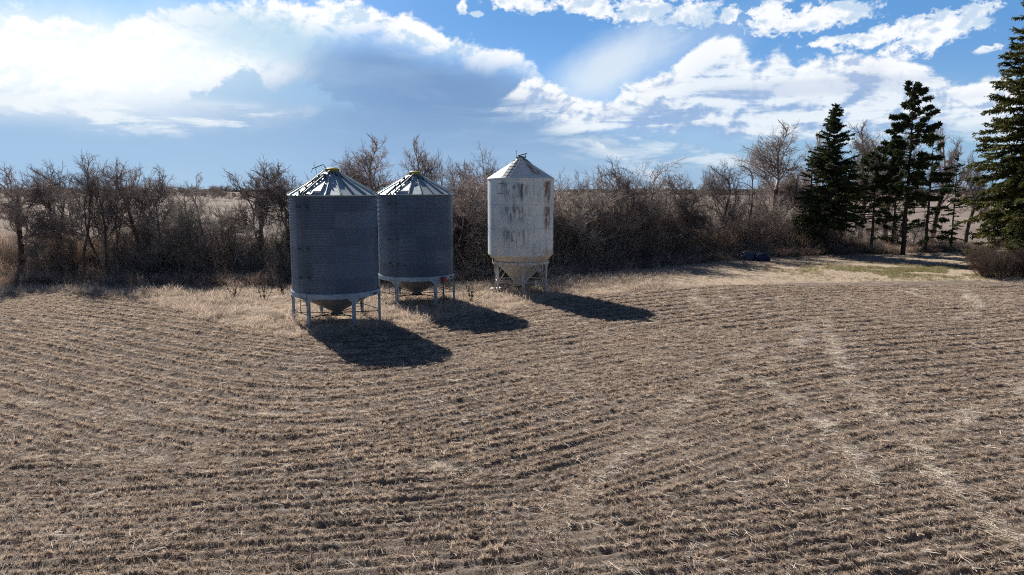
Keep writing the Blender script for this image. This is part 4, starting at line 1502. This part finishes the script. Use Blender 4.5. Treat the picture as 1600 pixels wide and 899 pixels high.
P_, R_, S_, V_ = [], [], [], []
for i in range(260):
    px = rng.uniform(-90, 1500)
    leftw = px < 470
    if leftw and rng.uniform() < .3:
        continue
    if px > 1300 and rng.uniform() < .6:
        continue
    yy = by(px, 0) + rng.uniform(3.6, 9.5)
    top = np.interp(px, [0, 450, 600, 760, 900, 1000, 1100, 1200, 1300, 1500], [338, 322, 290, 290, 292, 292, 296, 300, 330, 350]) + rng.normal(0, 14)
    v = int(rng.choice([0, 1, 2, 3, 4], p=[.14, .14, .24, .24, .24] if leftw else [.42, .36, .08, .07, .07]))
    h = z_at(top, yy) / sap[v][1]
    P_.append(((px - 800) / F_PX * (yy + .8), yy, 0))
    R_.append((rng.normal(0, .05), rng.normal(0, .05), rng.uniform(0, 6.28)))
    w_ = h * rng.uniform(.8, 1.2)
    S_.append((w_, w_, h))
    V_.append(v)
scatter('saplings', P_, R_, S_, [q[0] for q in sap], 'crowd of slender bare saplings growing up through the brush', 'saplings', V_)

# shady evergreen undergrowth is only dead litter and low brush at the foot of the belt
P_, R_, S_, V_ = [], [], [], []
for i in range(1100):
    px = rng.uniform(-90, 1500)
    yy = by(px, 0) + rng.uniform(.1, 4.2) ** 1.0
    P_.append(((px - 800) / F_PX * (yy + .8), yy, 0))
    R_.append((rng.normal(0, .25), rng.normal(0, .25), rng.uniform(0, 6.28)))
    w_ = rng.uniform(.5, .9)
    S_.append((w_, w_, rng.uniform(.10, .30)))
    V_.append(int(rng.integers(0, 8)))
scatter('low_brush', P_, R_, S_, brush + brush_p, 'low scrub and dead weeds at the foot of the thicket', 'scrub', V_)

# the big bare bush at right, its stems fanning out
def fan_bush(name, loc, W, H, n, seed, label, group=None):
    r = np.random.default_rng(seed)
    S = []
    for i in range(n):
        u = r.uniform(-1, 1)
        p = np.array([u * W * .62, r.normal(0, .5), -.05])
        d = unit(np.array([u * .85 + r.normal(0, .16), r.normal(0, .25), 1.0]))
        L = H * r.uniform(.6, 1.08)
        rr = .016 * r.uniform(.6, 1.6)
        for k in range(5):
            d = unit(d + r.normal(0, .07, 3) + np.array([0, 0, .02]))
            q2 = p + d * L / 5
            ra, rb = rr * (1 - .16 * k), rr * (1 - .16 * (k + 1))
            S.append((*p, ra, *q2, rb))
            if k >= 1:
                for t_ in range(4):
                    c_ = p + (q2 - p) * r.uniform()
                    td = unit(d + rand_perp(r, d) * r.uniform(.4, 1.0))
                    tl = r.uniform(.2, .65)
                    S.append((*c_, rb * .6, *(c_ + td * tl), .004))
                    td2 = unit(td + rand_perp(r, td) * .8)
                    S.append((*(c_ + td * tl * .4), .006, *(c_ + td * tl * .4 + td2 * tl * .6), .003))
            p = q2
    root = empty(name, loc)
    tag(root, label, 'bush', group)
    link('branches', seg_mesh('branches', S, 3), M['brush'], root)
    return root


yb = ground(1570, 436)[1]
fan_bush('bare_bush', (x_at(1578, yb + .9, 1), yb + .9, 0), 2.9, 2.5, 330, 5, 'broad bare bush with fanned stems under the large spruce')
ybb = ground(1640, 432)[1]
fan_bush('bare_bush', (x_at(1660, ybb + 2, 1), ybb + 2.4, 0), 2.4, 2.6, 240, 6, 'bare bush cut by the right edge behind the broad one')

# ---------------------------------------------------------------- far landscape
P_, R_, S_, V_ = [], [], [], []
far_pr = [PR['round'][1], PR['spread'][1], PR['multi'][1]]
ft = [PR['round'][2], PR['spread'][2], PR['multi'][2]]
for i in range(150):
    yy = rng.uniform(330, 520)
    px = rng.choice([rng.uniform(-100, 470), rng.uniform(-100, 1700)], p=[.6, .4])
    v = int(rng.integers(0, 3))
    h = rng.uniform(4.5, 9.5) / ft[v]
    P_.append(((px - 800) / F_PX * yy, yy, 0))
    R_.append((0, 0, rng.uniform(0, 6.28)))
    S_.append((h * 1.2, h * 1.2, h))
    V_.append(v)
scatter('distant_trees', P_, R_, S_, far_pr, 'scattered far off bare trees beyond the open fields', 'trees', V_)


def blob_mesh(name, seed, mat):
    import bmesh
    bm = bmesh.new()
    bmesh.ops.create_icosphere(bm, subdivisions=3, radius=1.0)
    for v in bm.verts:
        k_ = 0.75 + .6 * (mnoise.noise(v.co * 2.2 + Vector((seed, 0, 0)))) + .35 * mnoise.noise(v.co * 6 + Vector((0, seed, 0)))
        v.co *= k_
        v.co.z = max(v.co.z, -.2)
    me = bpy.data.meshes.new(name)
    bm.to_mesh(me)
    bm.free()
    me.materials.append(mat)
    return me


fb = [blob_mesh('wood_clump', s_, M['far_tree']) for s_ in range(5)]
P_, R_, S_ = [], [], []
for i in range(2600):
    band = rng.choice([0, 1, 2], p=[.3, .4, .3])
    yy = [rng.uniform(900, 980), rng.uniform(1500, 1700), rng.uniform(2300, 2700)][band]
    xx = rng.uniform(-1, 1) * yy * .85
    if band < 2 and float(vnoise(np.array([xx]), np.array([yy * 0 + band * 50]), .004, 71)[0]) < .42:
        continue
    h = rng.uniform(3, 9.0) * (1 + .3 * band)
    P_.append((xx, yy, 0))
    R_.append((0, 0, rng.uniform(0, 6.28)))
    S_.append((h * 1.6, h * 1.6, h * .8))
scatter('distant_woods', P_, R_, S_, fb, 'dark strip of far woods along the horizon', 'woods')

# ---------------------------------------------------------------- small things
def heap(name, loc, dims, seed, mat, label, cat, rz=0.0):
    import bmesh
    bm = bmesh.new()
    bmesh.ops.create_icosphere(bm, subdivisions=4, radius=1.0)
    for v in bm.verts:
        c_ = v.co.copy()
        k_ = 1 + .30 * mnoise.noise(c_ * 1.7 + Vector((seed, 3, 0))) + .22 * abs(mnoise.noise(c_ * 5 + Vector((1, seed, 0)))) * 2
        c_ = Vector((math.copysign(abs(c_.x) ** .7, c_.x), math.copysign(abs(c_.y) ** .7, c_.y), c_.z)) * k_
        v.co = Vector((c_.x * dims[0] / 2, c_.y * dims[1] / 2, max(c_.z, -.25) * dims[2] * .8 + .2 * dims[2]))
    me = bpy.data.meshes.new(name)
    bm.to_mesh(me)
    bm.free()
    o = link(name, me, mat, smooth=True)
    o.location = loc
    o.rotation_euler = (0, 0, rz)
    tag(o, label, cat)
    return o


M['tarp_blue'] = simple_mat('blue_tarpaulin', (0.012, 0.028, 0.120), (0.007, 0.015, 0.060), 2.0, 0.5, 0, 0.4)
M['tarp_grey'] = simple_mat('grey_blue_sheet', (0.07, 0.095, 0.13), (0.04, 0.055, 0.08), 2.0, 0.5, 0, 0.4)
gx, gy = ground(1192, 409)
heap('tarpaulin', (gx + .1, gy + .9, .0), (1.2, .9, .62), 3, M['tarp_blue'], 'crumpled deep blue tarpaulin heap at the foot of the thicket', 'tarpaulin')
gx, gy = ground(1176, 409)
heap('covered_heap', (gx, gy + 1.2, .0), (1.4, .9, .70), 8, M['tarp_grey'], 'grey blue sheeted heap just left of the deep blue tarpaulin', 'heap')

gx, gy = ground(776, 456)
r0_ = empty('scrap_sheet', (gx, gy, 0), .3)
tag(r0_, 'curled black and white scrap sheet lying left of the white bin stand', 'scrap metal')
sc_ = MB()
for k in range(2):
    V, Fs = [], []
    for i in range(9):
        q = math.pi * (0.15 + .8 * i / 8)
        for yy in (-.25, .25):
            V.append((k * .42 - .2 + .24 * math.cos(q), yy, .26 * math.sin(q) + .02))
            V.append((k * .42 - .2 + .22 * math.cos(q), yy, .24 * math.sin(q) + .02))
    for i in range(8):
        a_ = 4 * i
        Fs += [(a_, a_ + 4, a_ + 6, a_ + 2), (a_ + 1, a_ + 3, a_ + 7, a_ + 5), (a_, a_ + 1, a_ + 5, a_ + 4), (a_ + 2, a_ + 6, a_ + 7, a_ + 3)]
    mbk = MB().add(V, Fs)
    mbk.build('curled_sheet', M['dark'] if k == 0 else M['hatch'], r0_)
gx, gy = ground(789, 458)
lg = MB().tube([(-.55, -.1, .08), (-.1, .02, .10), (.35, 0, .09), (.75, .08, .07)], .085, 8, .06)
lo = lg.build('weathered_log', M['bark_pale'])
lo.location = (gx, gy, 0)
tag(lo, 'pale weathered log on the ground by the left foot of the white bin', 'log')

wi = 0
for (px, py, h, lab) in [(368, 466, .75, 'tall dead weed in the dry grass, leftmost of three'), (412, 470, .85, 'tall dead weed in the dry grass, middle of three'),
                         (441, 460, .7, 'tall dead weed in the dry grass, nearest to the largest bin'), (737, 470, .8, 'dead weed stalk between the middle bin and the white bin')]:
    gx, gy = ground(px, py)
    r = np.random.default_rng(200 + wi)
    wi += 1
    S = []
    for i in range(9):
        p = np.array([r.normal(0, .07), r.normal(0, .07), 0])
        d = unit(np.array([r.normal(0, .25), r.normal(0, .2), 1]))
        for k in range(3):
            d = unit(d + r.normal(0, .12, 3))
            q = p + d * h / 3 * r.uniform(.7, 1.1)
            S.append((*p, .014, *q, .010))
            for t_ in range(3):
                td = unit(d + rand_perp(r, d) * .8)
                S.append((*q, .008, *(q + td * .12), .012))
            p = q
    o = link('dead_weed', seg_mesh('dead_weed', S, 3), M['weed'])
    o.location = (gx, gy, 0)
    tag(o, lab, 'weed', 'dead weeds in the grass')
